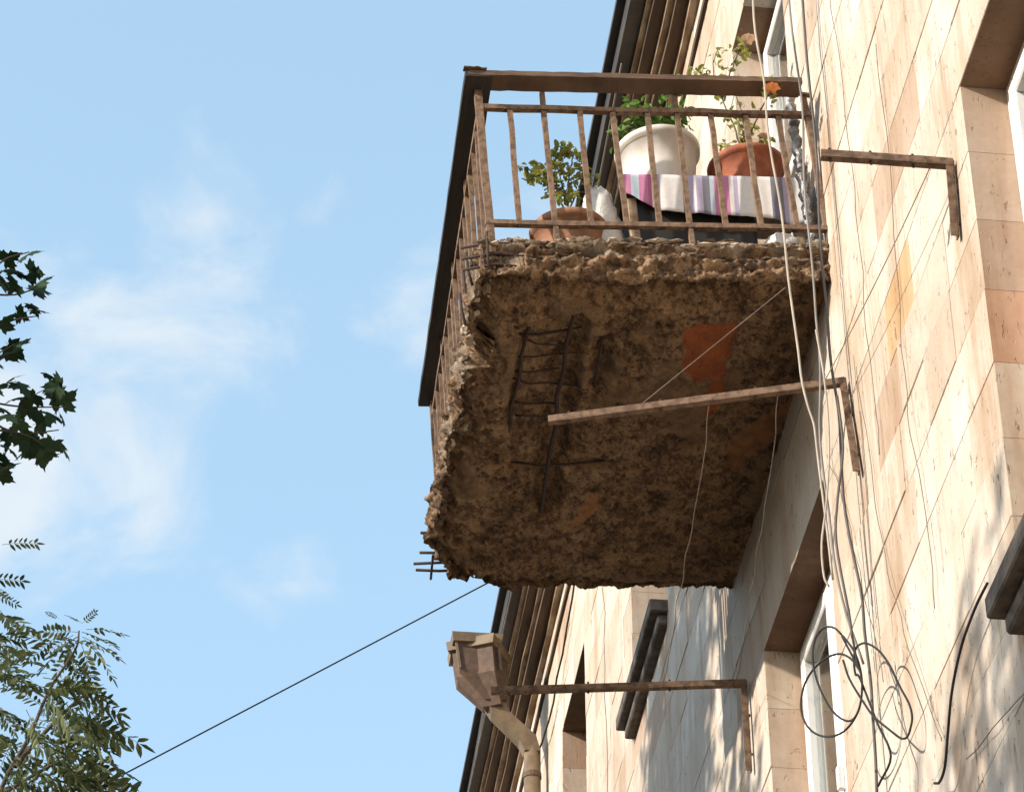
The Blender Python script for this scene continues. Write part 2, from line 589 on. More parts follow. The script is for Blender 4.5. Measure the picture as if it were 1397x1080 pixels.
# ------------------------------------------------------------------ the stone building
B = empty('stone_building', (W, 11, 0))
tag(B, 'cream stone apartment building with deep window openings and brown eaves', 'building')
H = .2825
ZL = 8.05                                    # lintel line, a course joint
OPEN = {                                     # y0, y1, z0, z1
    'A': (5.55, 6.90, ZL - 7 * H, ZL),
    'B': (9.18, 10.49, ZL - 7 * H, ZL),
    'D': (9.26, 10.40, ZL + 3 * H, ZL + 12 * H),
    'E': (12.86, 14.06, ZL + 6 * H, ZL + 12 * H),
    'C': (16.02, 17.20, ZL + 6 * H, ZL + 12 * H),
}
Y0, Y1 = -4.0, 27.0
REV = .155


def stone(mb, y0, y1, z0, z1, dep, rng):
    g, c = .0009, .002
    dx = rng.uniform(-.0025, .0025)
    a, b = y0 + g, y1 - g
    lo, hi = z0 + g, z1 - g
    tl = [rng.uniform(-.0015, .0015) for _ in range(4)]
    x = W + dx
    fr = [(x + tl[0], a + c, lo + c), (x + tl[1], b - c, lo + c), (x + tl[2], b - c, hi - c), (x + tl[3], a + c, hi - c)]
    sd = [(x + c, a, lo), (x + c, b, lo), (x + c, b, hi), (x + c, a, hi)]
    bk = [(W + dep, a, lo), (W + dep, b, lo), (W + dep, b, hi), (W + dep, a, hi)]
    fs = [(3, 2, 1, 0)]
    for i in range(4):
        j = (i + 1) % 4
        fs += [(i, j, j + 4, i + 4), (i + 4, j + 4, j + 8, i + 8)]
    fs.append((8, 9, 10, 11))
    mb.add(fr + sd + bk, fs)


rng = random.Random(5)
stones = []
k = -28
while ZL + k * H < 12.5:
    z0, z1 = ZL + k * H, min(ZL + (k + 1) * H, 12.56)
    zm = (z0 + z1) / 2
    cuts = sorted((o[0], o[1]) for o in OPEN.values() if o[2] < zm < o[3])
    runs, y = [], Y0
    for a, b in cuts:
        runs.append((y, a))
        y = b
    runs.append((y, Y1))
    for a, b in runs:
        if k == -1 and a < 7.68 < b:
            parts = [(a, 7.15), (7.15, 7.68), (7.68, 8.07), (8.07, 8.55), (8.55, b)]
        else:
            parts = [(a, b)]
        for a_, b_ in parts:
            L = b_ - a_
            if L < .75:
                yy = [a_, b_]
            else:
                yy, q = [a_], a_ + rng.uniform(.3, .6)
                while q < b_ - .28:
                    yy.append(q)
                    q += rng.uniform(.34, .72)
                yy.append(b_)
            for i in range(len(yy) - 1):
                s0, s1 = yy[i], yy[i + 1]
                edge = any((abs(s1 - o[0]) < .001 or abs(s0 - o[1]) < .001) and o[2] < zm < o[3] for o in OPEN.values())
                lint = any(s1 > o[0] and s0 < o[1] and (abs(z0 - o[3]) < .01 or abs(z1 - o[2]) < .01) for o in OPEN.values())
                stones.append((s0, s1, z0, z1, edge or lint, edge))
    k += 1


def in_view(p):
    v = Vector(p) - Vector((0, 0, 1.6))
    d = v.dot(_f)
    if d < .5:
        return None
    return (v.dot(_r) / d * 3960 + 698.5, 540 - v.dot(_u) / d * 3960, 3960 / d)


cand = []
for s_ in stones:
    q = in_view((W, (s_[0] + s_[1]) / 2, (s_[2] + s_[3]) / 2))
    hid = q and (640 < q[0] < 1120 and 330 < q[1] < 790 and s_[0] > 9.3 and s_[2] > 8.6)
    if q and -60 < q[0] < 1440 and -60 < q[1] < 1140 and not hid:
        cand.append((q[2] ** 2 * (s_[1] - s_[0]), s_))
cand.sort(key=lambda t: -t[0])
near = set(id(s_) for _, s_ in cand[:300])
rest = MB()
for s_ in stones:
    dep = .24 if s_[4] else .1
    if id(s_) in near:
        mb = MB()
        stone(mb, *s_[:4], dep, rng)
        orange = abs(s_[0] - 7.68) < .01 and abs(s_[3] - ZL) < .01
        pink = s_[5] and abs(s_[0] - 6.9) < .01 and abs(s_[3] - (ZL - 3 * H)) < .01
        mat = M_ORANGE if orange else M_STONE
        o = mb.build('stone', mat, B, world=True)
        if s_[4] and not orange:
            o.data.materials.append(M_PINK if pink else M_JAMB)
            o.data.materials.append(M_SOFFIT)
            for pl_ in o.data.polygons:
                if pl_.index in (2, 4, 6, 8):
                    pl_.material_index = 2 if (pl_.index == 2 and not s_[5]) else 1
        if orange:
            o['label'] = 'orange stone among the cream ones'
    else:
        stone(rest, *s_[:4], dep, rng)
o = rest.build('stone_masonry', M_STONE, B, world=True)
o['kind'] = 'stuff'

# backing behind the stones, with the openings left free
core = MB()
lev = sorted({0.0, 12.75} | {o[2] - .03 for o in OPEN.values()} | {o[3] + .03 for o in OPEN.values()})
for z0, z1 in zip(lev[:-1], lev[1:]):
    zm = (z0 + z1) / 2
    y = Y0
    for a, b in sorted((o[0] - .03, o[1] + .03) for o in OPEN.values() if o[2] - .03 < zm < o[3] + .03):
        if a > y:
            core.box((W + .006, y, z0), (W + .3, a, z1))
        y = max(y, b)
    core.box((W + .006, y, z0), (W + .3, Y1, z1))
core.build('wall_core', M_MORTAR, B, world=True)
sh = MB()
sh.box((W + 5, Y0, 0), (W + 5.3, Y1, 12.75))
sh.box((W + .301, Y0, 0), (W + 4.999, Y0 + .3, 12.75))
sh.box((W + .301, Y1 - .3, 0), (W + 4.999, Y1, 12.75))
for z in (5.0, 8.62):
    sh.box((W + .301, Y0 + .301, z - .1), (W + 4.999, Y1 - .301, z + .1))
for y in (8.0, 11.4, 15.0):
    sh.box((W + .302, y - .06, .01), (W + 4.998, y + .06, 12.74))
sh.build('inner_wall', M_ROOM, B, world=True)
roof = MB().add([(1.86, Y0 - .3, 12.86), (1.86, Y1 + .3, 12.86), (W + 5.6, Y1 + .3, 14.6), (W + 5.6, Y0 - .3, 14.6),
                 (1.86, Y0 - .3, 12.90), (1.86, Y1 + .3, 12.90), (W + 5.6, Y1 + .3, 14.7), (W + 5.6, Y0 - .3, 14.7)],
                [(0, 1, 2, 3), (4, 7, 6, 5), (0, 4, 5, 1), (1, 5, 6, 2), (2, 6, 7, 3), (3, 7, 4, 0)]).build('roof', M_FASCIA, B, world=True)

# cornice: steps of old boards under the eaves
def run(o0, o1, z0, z1, jit=.006, seg=60):
    mb = MB()
    vs, fs = [], []
    for i in range(seg + 1):
        y = Y0 + (Y1 - Y0) * i / seg
        j = [random.uniform(-jit, jit) for _ in range(4)]
        vs += [(W - o0, y, z0 + j[0] * .4), (W - o1 + j[1], y, z0 + j[2]), (W - o1 + j[1], y, z1), (W - o0, y, z1)]
    for i in range(seg):
        for q in range(4):
            fs.append((i * 4 + q, i * 4 + (q + 1) % 4, i * 4 + 4 + (q + 1) % 4, i * 4 + 4 + q))
    fs += [(0, 1, 2, 3), tuple(seg * 4 + q for q in (3, 2, 1, 0))]
    return mb.add(vs, fs)


cor = run(-.05, .022, 12.27, 12.315).build('cornice', M_CORN_D, B, world=True)
run(-.05, .045, 12.50, 12.545).build('moulding', M_CORN_L, cor, world=True)
run(-.05, .115, 12.546, 12.60).build('moulding', M_CORN_D, cor, world=True)
run(-.05, .150, 12.601, 12.635).build('moulding', M_CORN_L, cor, world=True)
run(-.05, .215, 12.636, 12.68).build('moulding', M_CORN_D, cor, world=True)
run(-.05, .245, 12.681, 12.715).build('moulding', M_CORN_L, cor, world=True)
run(-.05, .330, 12.716, 12.855).build('eaves_board', M_FASCIA, cor, world=True)

def sill(y0, y1, z, p=.10):
    s_ = MB().bbox((W - p, y0 - .05, z - .060), (W + .2, y1 + .04, z + .012), .006).build('window_sill', M_SILL, B, world=True)
    MB().bbox((W - p * .55, y0 - .02, z - .125), (W + .05, y1 + .015, z - .064), .008).build('sill_moulding', M_SILL, s_, world=True)
    return s_


def window(y0, y1, z0, z1, mull=2, mat=M_PVC, curtain=True, transom=None, rev=REV):
    x0, x1 = W + rev, W + rev + .065
    f = .055
    fr = MB()
    fr.bbox((x0, y0, z0), (x1, y0 + f, z1), .004)
    fr.bbox((x0, y1 - f, z0), (x1, y1, z1), .004)
    fr.bbox((x0, y0 + f, z1 - f), (x1, y1 - f, z1), .004)
    fr.bbox((x0, y0 + f, z0), (x1, y1 - f, z0 + f), .004)
    w_ = fr.build('window', mat, B, world=True)
    n = mull
    span = (y1 - y0 - 2 * f) / n
    for i in range(n):
        a, b = y0 + f + i * span + .004, y0 + f + (i + 1) * span - .004
        lo, hi = z0 + f + .004, z1 - f - .004
        sm = MB()
        g = .062
        xa, xb = x0 - .014, x1 - .012
        sm.bbox((xa, a, lo), (xb, a + g, hi), .006)
        sm.bbox((xa, b - g, lo), (xb, b, hi), .006)
        sm.bbox((xa, a + g, hi - g), (xb, b - g, hi), .006)
        sm.bbox((xa, a + g, lo), (xb, b - g, lo + g), .006)
        if transom:
            sm.bbox((xa, a + g, transom - .03), (xb, b - g, transom + .03), .006)
        sm.build('sash', mat, w_, world=True)
        MB().box((x0 + .02, a + g - .01, lo + g - .01), (x0 + .032, b - g + .01, hi - g + .01)).build('pane', M_GLASS, w_, world=True)
        MB().bbox((xa - .03, b - g + .015, (lo + hi) / 2 - .05), (xa - .001, b - g + .04, (lo + hi) / 2 + .05), .004).build('handle', mat, w_, world=True)
    if curtain:
        mb = MB()
        vs, fs, N = [], [], 70
        for i in range(N + 1):
            y = y0 + .02 + (y1 - y0 - .04) * i / N
            x = x1 + .12 + .03 * math.sin(i * .9) + .012 * math.sin(i * 2.3)
            vs += [(x, y, z0), (x, y, z1 - .02)]
        for i in range(N):
            fs.append((2 * i, 2 * i + 2, 2 * i + 3, 2 * i + 1))
        mb.add(vs, fs).build('curtain', M_CURT, w_, smooth=True, world=True)
    return w_


window(*OPEN['A'])
window(*OPEN['B'])
window(*OPEN['D'], 1, M_PVC, True, ZL + 8 * H)
window(*OPEN['E'], 2, M_CORN_D, False, None, .235)
window(*OPEN['C'], 2, M_CORN_D, False, None, .235)
for kk in 'ABEC':
    o_ = OPEN[kk]
    sill(o_[0], o_[1], o_[2])

# ------------------------------------------------------------------ the balcony
BO = Vector((W, 8.81, 8.87))
TILT = R(-3.8)
BAL = empty('balcony', BO, (0, TILT, 0))
tag(BAL, 'crumbling concrete balcony with rusty iron railing sagging from the stone wall', 'balcony')
BM = Matrix.Translation(BO) @ Euler((0, TILT, 0)).to_matrix().to_4x4()


def bl(x, y, z):
    return BM @ Vector((x, y, z))


LX, LY = 1.41, 2.26
NX, NY, NZ = 190, 290, 24


def seg_d(px, py, a, b):
    ax, ay = a
    bx, by = b
    dx, dy = bx - ax, by - ay
    t = max(0, min(1, ((px - ax) * dx + (py - ay) * dy) / (dx * dx + dy * dy)))
    return math.hypot(px - ax - t * dx, py - ay - t * dy)


def patch(px, py, c, a, b, rot, wob=.35, seed=0.0):
    """soft inside/outside of an uneven lobe: > 0 inside"""
    dx, dy = px - c[0], py - c[1]
    u = dx * math.cos(rot) + dy * math.sin(rot)
    v = -dx * math.sin(rot) + dy * math.cos(rot)
    q = math.hypot(u / a, v / b)
    n = noise.noise(Vector((px * 9, py * 9, seed))) * wob
    return 1.0 - q + n


P_RED = [(-.549, .318), (-.345, .291), (-.323, .401), (-.331, .602), (-.314, .754), (-.332, .924), (-.364, .917), (-.388, .659), (-.446, .681), (-.512, .607), (-.542, .4)]
P_OC1 = [(-.01, .781), (-.221, 1.061), (-.226, 1.292), (-.167, 1.342), (-.04, 1.161), (.04, .88)]
P_OC2 = [(-.012, -.028), (-.054, .176), (-.095, .307), (-.052, .341), (-.009, .195), (.02, .05)]
P_OC3 = [(-.70, 1.491), (-.785, 1.523), (-.816, 1.659), (-.851, 1.82), (-.776, 1.794), (-.717, 1.677)]


def poly_in(px, py, poly):
    """distance to the outline, positive inside"""
    d, ins = 9.0, False
    for i in range(len(poly)):
        a, b_ = poly[i], poly[(i + 1) % len(poly)]
        d = min(d, seg_d(px, py, a, b_))
        if (a[1] > py) != (b_[1] > py) and px < (b_[0] - a[0]) * (py - a[1]) / (b_[1] - a[1]) + a[0]:
            ins = not ins
    return d if ins else -d


def slab():
    idx, V, A = {}, [], {'smooth_coat': [], 'lime': [], 'red': [], 'ochre': []}

    def vert(i, j, kz):
        key = (i, j, kz)
        if key in idx:
            return idx[key]
        u, v, w_ = i / NX, j / NY, kz / NZ
        x = -LX + (LX + .06) * u
        y = LY * v
        z = -.145 + .195 * w_
        n = Vector((-(i == 0) * 1.0, (j == NY) * 1.0 - (j == 0) * 1.0, (kz == NZ) * 1.0 - (kz == 0) * 1.0))
        lime = red = och = coat = 0.0
        p = Vector((x, y, z))
        low = 1 - w_
        d_out, d_near, d_far = x + LX, y, LY - y
        # outline of the broken plate
        ox = -.035 * noise.noise(Vector((0, y * 2.2, 3.3))) - .03 * noise.noise(Vector((1.3, y * 8, z * 7)))
        ox -= .03 * smoothstep(.9, 1.7, y) * (1 - smoothstep(1.85, 2.2, y))
        on = .035 * noise.noise(Vector((x * 3, 4.0, z * 9))) + .02 * noise.noise(Vector((x * 14, 2.0, z * 22)))
        of = .03 * noise.noise(Vector((x * 2.5, 8.0, 1))) + .018 * noise.noise(Vector((x * 11, 9.0, z * 8)))
        p.x += ox * (1 - smoothstep(0, .30, d_out))
        p.y += on * (1 - smoothstep(0, .25, d_near)) + of * (1 - smoothstep(0, .25, d_far))
        # far outer corner is worn round
        cr = max(0.0, .36 - d_far) * max(0.0, .32 - d_out)
        p.x += .75 * cr
        p.y -= .45 * cr
        if kz == 0:
            # broken coat: islands of smooth plaster stand proud of the rough core
            m = noise.noise(Vector((x * 2.6, y * 2.0, 7.7))) + .45 * noise.noise(Vector((x * 8, y * 7, 1.1)))
            coat = .8 * smoothstep(.20, .28, m)
            core_r = .020 * fbm((x * 14, y * 14, .5), 6) + .020 * abs(fbm((x * 30, y * 30, 2.5), 4)) + .010 * fbm((x * 60, y * 60, 9.5), 2) - .006
            z_off = .018 * (1 - coat) + core_r * (1 - .72 * coat) + .012 * noise.noise(Vector((x * 2, y * 2, 0)))
            # pits
            pit = noise.noise(Vector((x * 21, y * 21, 12.0)))
            z_off += .03 * smoothstep(.42, .62, pit) * (1 - coat)
            # hollow round the laid bare bars
            h1 = smoothstep(.085, .03, seg_d(x, y, (-1.09, .42), (-1.09, 1.0)) - .06)
            h2 = smoothstep(.07, .02, seg_d(x, y, (-1.0, .32), (-.965, 1.62)) - .012 + .02 * noise.noise(Vector((x * 12, y * 12, 0))))
            h3 = smoothstep(.05, .015, seg_d(x, y, (-1.12, 1.32), (-.72, 1.30)) + .02 * noise.noise(Vector((x * 14, y * 14, 5))))
            h4 = smoothstep(.06, .01, seg_d(x, y, (-.86, .42), (-.85, .72)) + .02 * noise.noise(Vector((x * 14, y * 14, 5))))
            hol = max(h1 * .6, h2, h3 * .7, h4 * .7)
            z_off += .075 * hol
            coat *= (1 - hol)
            # edges crumble away
            e_out = 1 - smoothstep(0, .15, d_out + .05 * noise.noise(Vector((x * 6, y * 6, 3))))
            e_near = 1 - smoothstep(0, .30, d_near + .08 * noise.noise(Vector((x * 6, y * 6, 9))))
            e_far = 1 - smoothstep(0, .10, d_far)
            z_off += .075 * e_out ** 1.5 + .105 * e_near ** 1.3 + .03 * e_far ** 1.5
            z_off += (e_out * .022 + e_near * .018) * fbm((x * 22, y * 22, 5.5), 3)
            lime = max(e_out * smoothstep(-.1, .3, noise.noise(Vector((x * 13, y * 13, 2)))) * (1 - smoothstep(1.1, 1.7, y)),
                       e_near ** 6 * smoothstep(.05, .4, noise.noise(Vector((x * 13, y * 17, 5))))) * .7
            # patches where the coat has gone down to red brick dust and clay
            wob = .022 * noise.noise(Vector((x * 14, y * 14, 3))) + .012 * noise.noise(Vector((x * 40, y * 40, 6)))
            r1 = poly_in(x, y, P_RED) + wob
            r2 = poly_in(x, y, P_OC2) + wob * .6
            o1 = max(poly_in(x, y, P_OC1) + wob * 1.5, poly_in(x, y, P_OC3) + wob)
            red = smoothstep(.0, .012, r1)
            och = max(smoothstep(.0, .03, o1) * .85, smoothstep(0, .02, r2))
            q = max(red, och)
            z_off = z_off * (1 - q) + q * (.024 + .003 * fbm((x * 20, y * 20, 1), 3))
            coat *= (1 - q)
            lime *= (1 - q)
            p.z += z_off
        elif kz == NZ:
            p.z += .012 * fbm((x * 9, y * 9, 20), 4) + .02 * noise.noise(Vector((x * 3, y * 3, 1)))
            lime = .5
        if kz > 0 and (i == 0 or j == 0 or j == NY):
            # side faces: strata of lime and rubble
            q = .030 * fbm((x * 13, y * 13, z * 26), 5) + .018 * fbm((x * 40, y * 40, z * 55), 3)
            q += .010 * math.sin(z * 95 + 3 * noise.noise(Vector((x * 3, y * 3, 0)))) * (j == 0)
            if kz == NZ:
                q *= .5
            hole = smoothstep(.25, .5, noise.noise(Vector((x * 8, y * 5.5, z * 10 + 4)))) * (i == 0 or x < -1.0)
            p += n.normalized() * (q - .09 * hole) if n.length else Vector()
            if i == 0:
                lime = max(lime, smoothstep(-.2, .25, noise.noise(Vector((x * 9, y * 9, z * 12)))) * (1 - smoothstep(1.1, 1.75, y)) * .9 * (1 - hole))
            if j == 0:
                lime = max(lime, smoothstep(-.1, .3, noise.noise(Vector((x * 9, y * 7, z * 30)))) * .9 * (1 - hole) * smoothstep(-.09, -.01, z))
        idx[key] = len(V)
        V.append(p)
        for kk_, val in (('smooth_coat', coat), ('lime', lime), ('red', red), ('ochre', och)):
            A[kk_].append(val)
        return idx[key]

    F = []
    for i in range(NX):
        for j in range(NY):
            F.append((vert(i, j, 0), vert(i, j + 1, 0), vert(i + 1, j + 1, 0), vert(i + 1, j, 0)))
            F.append((vert(i, j, NZ), vert(i + 1, j, NZ), vert(i + 1, j + 1, NZ), vert(i, j + 1, NZ)))
    for kz in range(NZ):
        for j in range(NY):
            F.append((vert(0, j, kz), vert(0, j, kz + 1), vert(0, j + 1, kz + 1), vert(0, j + 1, kz)))
        for i in range(NX):
            F.append((vert(i, 0, kz), vert(i + 1, 0, kz), vert(i + 1, 0, kz + 1), vert(i, 0, kz + 1)))
            F.append((vert(i, NY, kz), vert(i, NY, kz + 1), vert(i + 1, NY, kz + 1), vert(i + 1, NY, kz)))
    mb = MB()
    mb.v, mb.f = [tuple(p) for p in V], F
    o = mb.build('slab', M_SLAB, BAL, smooth=True)
    for name, vals in A.items():
        at = o.data.attributes.new(name, 'FLOAT', 'POINT')
        at.data.foreach_set('value', vals)
    o['label'] = 'crumbling concrete slab with red patches on its underside'
    return o


SLAB = slab()

# crumbling pieces along the broken edges
lum, lud = MB(), MB()
rg = random.Random(21)
for i in range(330):
    y = rg.uniform(0, 1.75)
    x = -1.395 - .025 * smoothstep(.9, 1.7, y) + rg.gauss(0, .010) + (.05 if rg.random() < .4 else 0)
    z = rg.uniform(-.10, .03)
    (lum if (rg.random() < .7 and y < 1.3) else lud).lump((x, y, z), .004 + .022 * rg.random() ** 2.2, i, rg.uniform(.5, 1), (1, rg.uniform(.8, 1.8)))
for i in range(330):
    x = rg.uniform(-1.38, -.01)
    if rg.random() < .6:
        z, y = rg.uniform(.015, .05), rg.gauss(-.006, .010)
    else:
        z, y = rg.uniform(-.06, -.01), rg.gauss(.012, .012)
    (lum if (z > .01 and rg.random() < .6) else lud).lump((x, y, z), .005 + .018 * rg.random() ** 2.2, 1000 + i, rg.uniform(.3, .7), (rg.uniform(1, 2.6), 1))
for i in range(180):
    y = rg.uniform(1.5, 2.12)
    x = -1.405 + max(0, y - 1.9) * .22 + rg.gauss(0, .010)
    lud.lump((x, y, rg.uniform(-.11, .02)), .005 + .024 * rg.random() ** 2, 3000 + i)
for i in range(160):
    x = rg.uniform(-1.25, -.05)
    lud.lump((x, 2.245 - .12 * max(0, -1.1 - x) + rg.gauss(0, .010), rg.uniform(-.11, .0)), .005 + .013 * rg.random() ** 2, 5000 + i)
o = lum.build('crumbled_mortar', M_LUMP, SLAB)
o['kind'] = 'stuff'
o = lud.build('crumbled_concrete', M_LUMP_D, SLAB)
o['kind'] = 'stuff'


def rebar(pts, r=.007):
    P = [Vector(p) for p in pts]
    return MB().tube(P, r, 7).build('reinforcing_bar', M_REBAR, SLAB, smooth=True)


rebar([(-1.170, .36, -.105), (-1.183, .52, -.124), (-1.172, .7, -.112), (-1.186, .88, -.120), (-1.172, 1.02, -.108), (-1.17, 1.08, -.09)], .008)
rebar([(-1.0, .24, -.118), (-1.012, .45, -.126), (-.996, .62, -.118), (-1.006, .8, -.128), (-.978, 1.0, -.112), (-.985, 1.2, -.122), (-.968, 1.62, -.116), (-.962, 1.7, -.10)], .010)
for i, y in enumerate((.385, .455, .545, .65, .735, .875, .96)):
    a = rg.uniform(-.03, .03)
    rebar([(-1.21 + rg.uniform(-.01, .07), y + a, -.105), (-1.13, y + rg.uniform(-.015, .015), -.116), (-1.05, y, -.110 + rg.uniform(-.012, .012)), (-.985 + rg.uniform(-.04, .07), y - a, -.100)], rg.uniform(.004, .0065))
rebar([(-1.14, 1.30, -.11), (-1.0, 1.315, -.122), (-.86, 1.30, -.118), (-.70, 1.295, -.10)], .006)
rebar([(-.865, .36, -.10), (-.862, .55, -.118), (-.85, .78, -.10)], .006)
# bars standing out at the worn far corner
for y, x0 in ((1.90, -1.475), (2.07, -1.465), (2.15, -1.485), (2.22, -1.47)):
    rebar([(-1.2, y, -.07), (-1.36, y + .005, -.075), (x0, y + rg.uniform(-.01, .01), -.08)], .007)
rebar([(-1.405, 2.08, -.088), (-1.40, 2.22, -.09), (-1.398, 2.27, -.09)], .006)
# cage of bars at the near outer corner
for z in (-.09, -.035, .02):
    rebar([(-1.47, .02, z), (-1.34, -.015, z + .004), (-1.15, .01, z)], .006)
for y in (.10, .22, .36):
    rebar([(-1.44, y, .06), (-1.437, y, -.03), (-1.425, y, -.10)], .006)
rebar([(-1.37, -.022, .07), (-1.372, -.024, -.03), (-1.37, -.01, -.11)], .006)

# railing
XO = -1.352
ZB, ZM, ZT = .133, .739, .838
BAR = [-1.235, -1.09, -.948, -.807, -.669, -.542, -.40, -.253, -.115]


def iron(name, a, b, w, h, up, seg=6, jit=.0018):
    return MB().bar(a, b, w, h, up, seg, jit).build(name, M_IRON, BAL)


iron('bottom_rail', (-1.37, 0, ZB), (.03, 0, ZB), .026, .022, (0, 0, 1), 9, .002)
iron('middle_rail', (-1.37, 0, ZM), (.03, 0, ZM), .026, .022, (0, 0, 1), 9, .002)
iron('bottom_rail', (XO, .02, ZB), (XO, 2.17, ZB), .026, .022, (0, 0, 1), 12, .002)
iron('middle_rail', (XO, .02, ZM), (XO, 2.17, ZM), .026, .022, (0, 0, 1), 12, .002)
iron('bottom_rail', (XO, 2.165, ZB), (.0, 2.165, ZB), .026, .022, (0, 0, 1), 9, .002)
iron('middle_rail', (XO, 2.165, ZM), (.0, 2.165, ZM), .026, .022, (0, 0, 1), 9, .002)
iron('post', (XO, .004, -.02), (XO - .006, 0, ZT - .012), .030, .030, (0, 1, 0), 4)
iron('post', (XO, 2.165, -.02), (XO, 2.165, ZT - .012), .030, .030, (0, 1, 0), 4)
iron('post', (.012, .006, .02), (.005, .004, ZT + .01), .020, .020, (0, 1, 0), 4)
for x in BAR:
    tall = abs(x + 1.09) < .01 or abs(x + .542) < .01
    iron('baluster', (x + rg.uniform(-.006, .006), 0, ZB - (.10 if tall else .01)), (x + rg.uniform(-.004, .004), 0, (ZT - .012) if tall else ZM), .021, .019, (0, 1, 0), 5, .002)
for x in BAR:
    for zz in (ZB - .014, ZM - .013):
        MB().lump((x + rg.uniform(-.006, .006), -.004, zz), rg.uniform(.010, .015), int(9000 + x * 1000 + zz * 50), .5, (1.6, .8)).build('weld_bead', M_REBAR, BAL)
for i in range(15):
    y = .14 + i * .1395
    tall = i % 4 == 3
    iron('baluster', (XO + rg.uniform(-.004, .004), y, ZB - (.10 if tall else .01)), (XO + rg.uniform(-.004, .004), y, (ZT - .012) if tall else ZM), .019, .021, (0, 1, 0), 5, .002)
for i in range(9):
    x = BAR[i]
    iron('baluster', (x, 2.165, ZB - .01), (x, 2.165, ZM), .021, .019, (0, 1, 0), 3, .002)


def plank(name, a, b, w, h, mat, up=(0, 0, 1), seg=40, j=.003):
    o = MB().bar(a, b, w, h, up, seg, j).build(name, mat, BAL)
    return o


plank('handrail', (-1.405, -.052, ZT + .003), (-.02, -.052, ZT + .006), .096, .025, M_WOOD, (0, 0, 1), 40, .0014)
plank('handrail', (-1.362, -.098, ZT + .0), (-1.362, 2.20, ZT - .0), .112, .032, M_BLACKW, (0, 0, 1), 24, .0012)
plank('handrail', (-1.30, 2.155, ZT + .003), (-.02, 2.155, ZT + .003), .10, .027, M_WOOD)
# split end of the plank at the corner
MB().bar((-1.425, -.10, ZT + .020), (-1.33, -.092, ZT + .023), .03, .006, (0, 0, 1), 5, .003).build('handrail_splinter', M_WOOD, BAL)
iron('wall_tie', (-.05, -.02, ZT + .012), (.035, .0, ZT + .010), .018, .012, (0, 0, 1), 2)

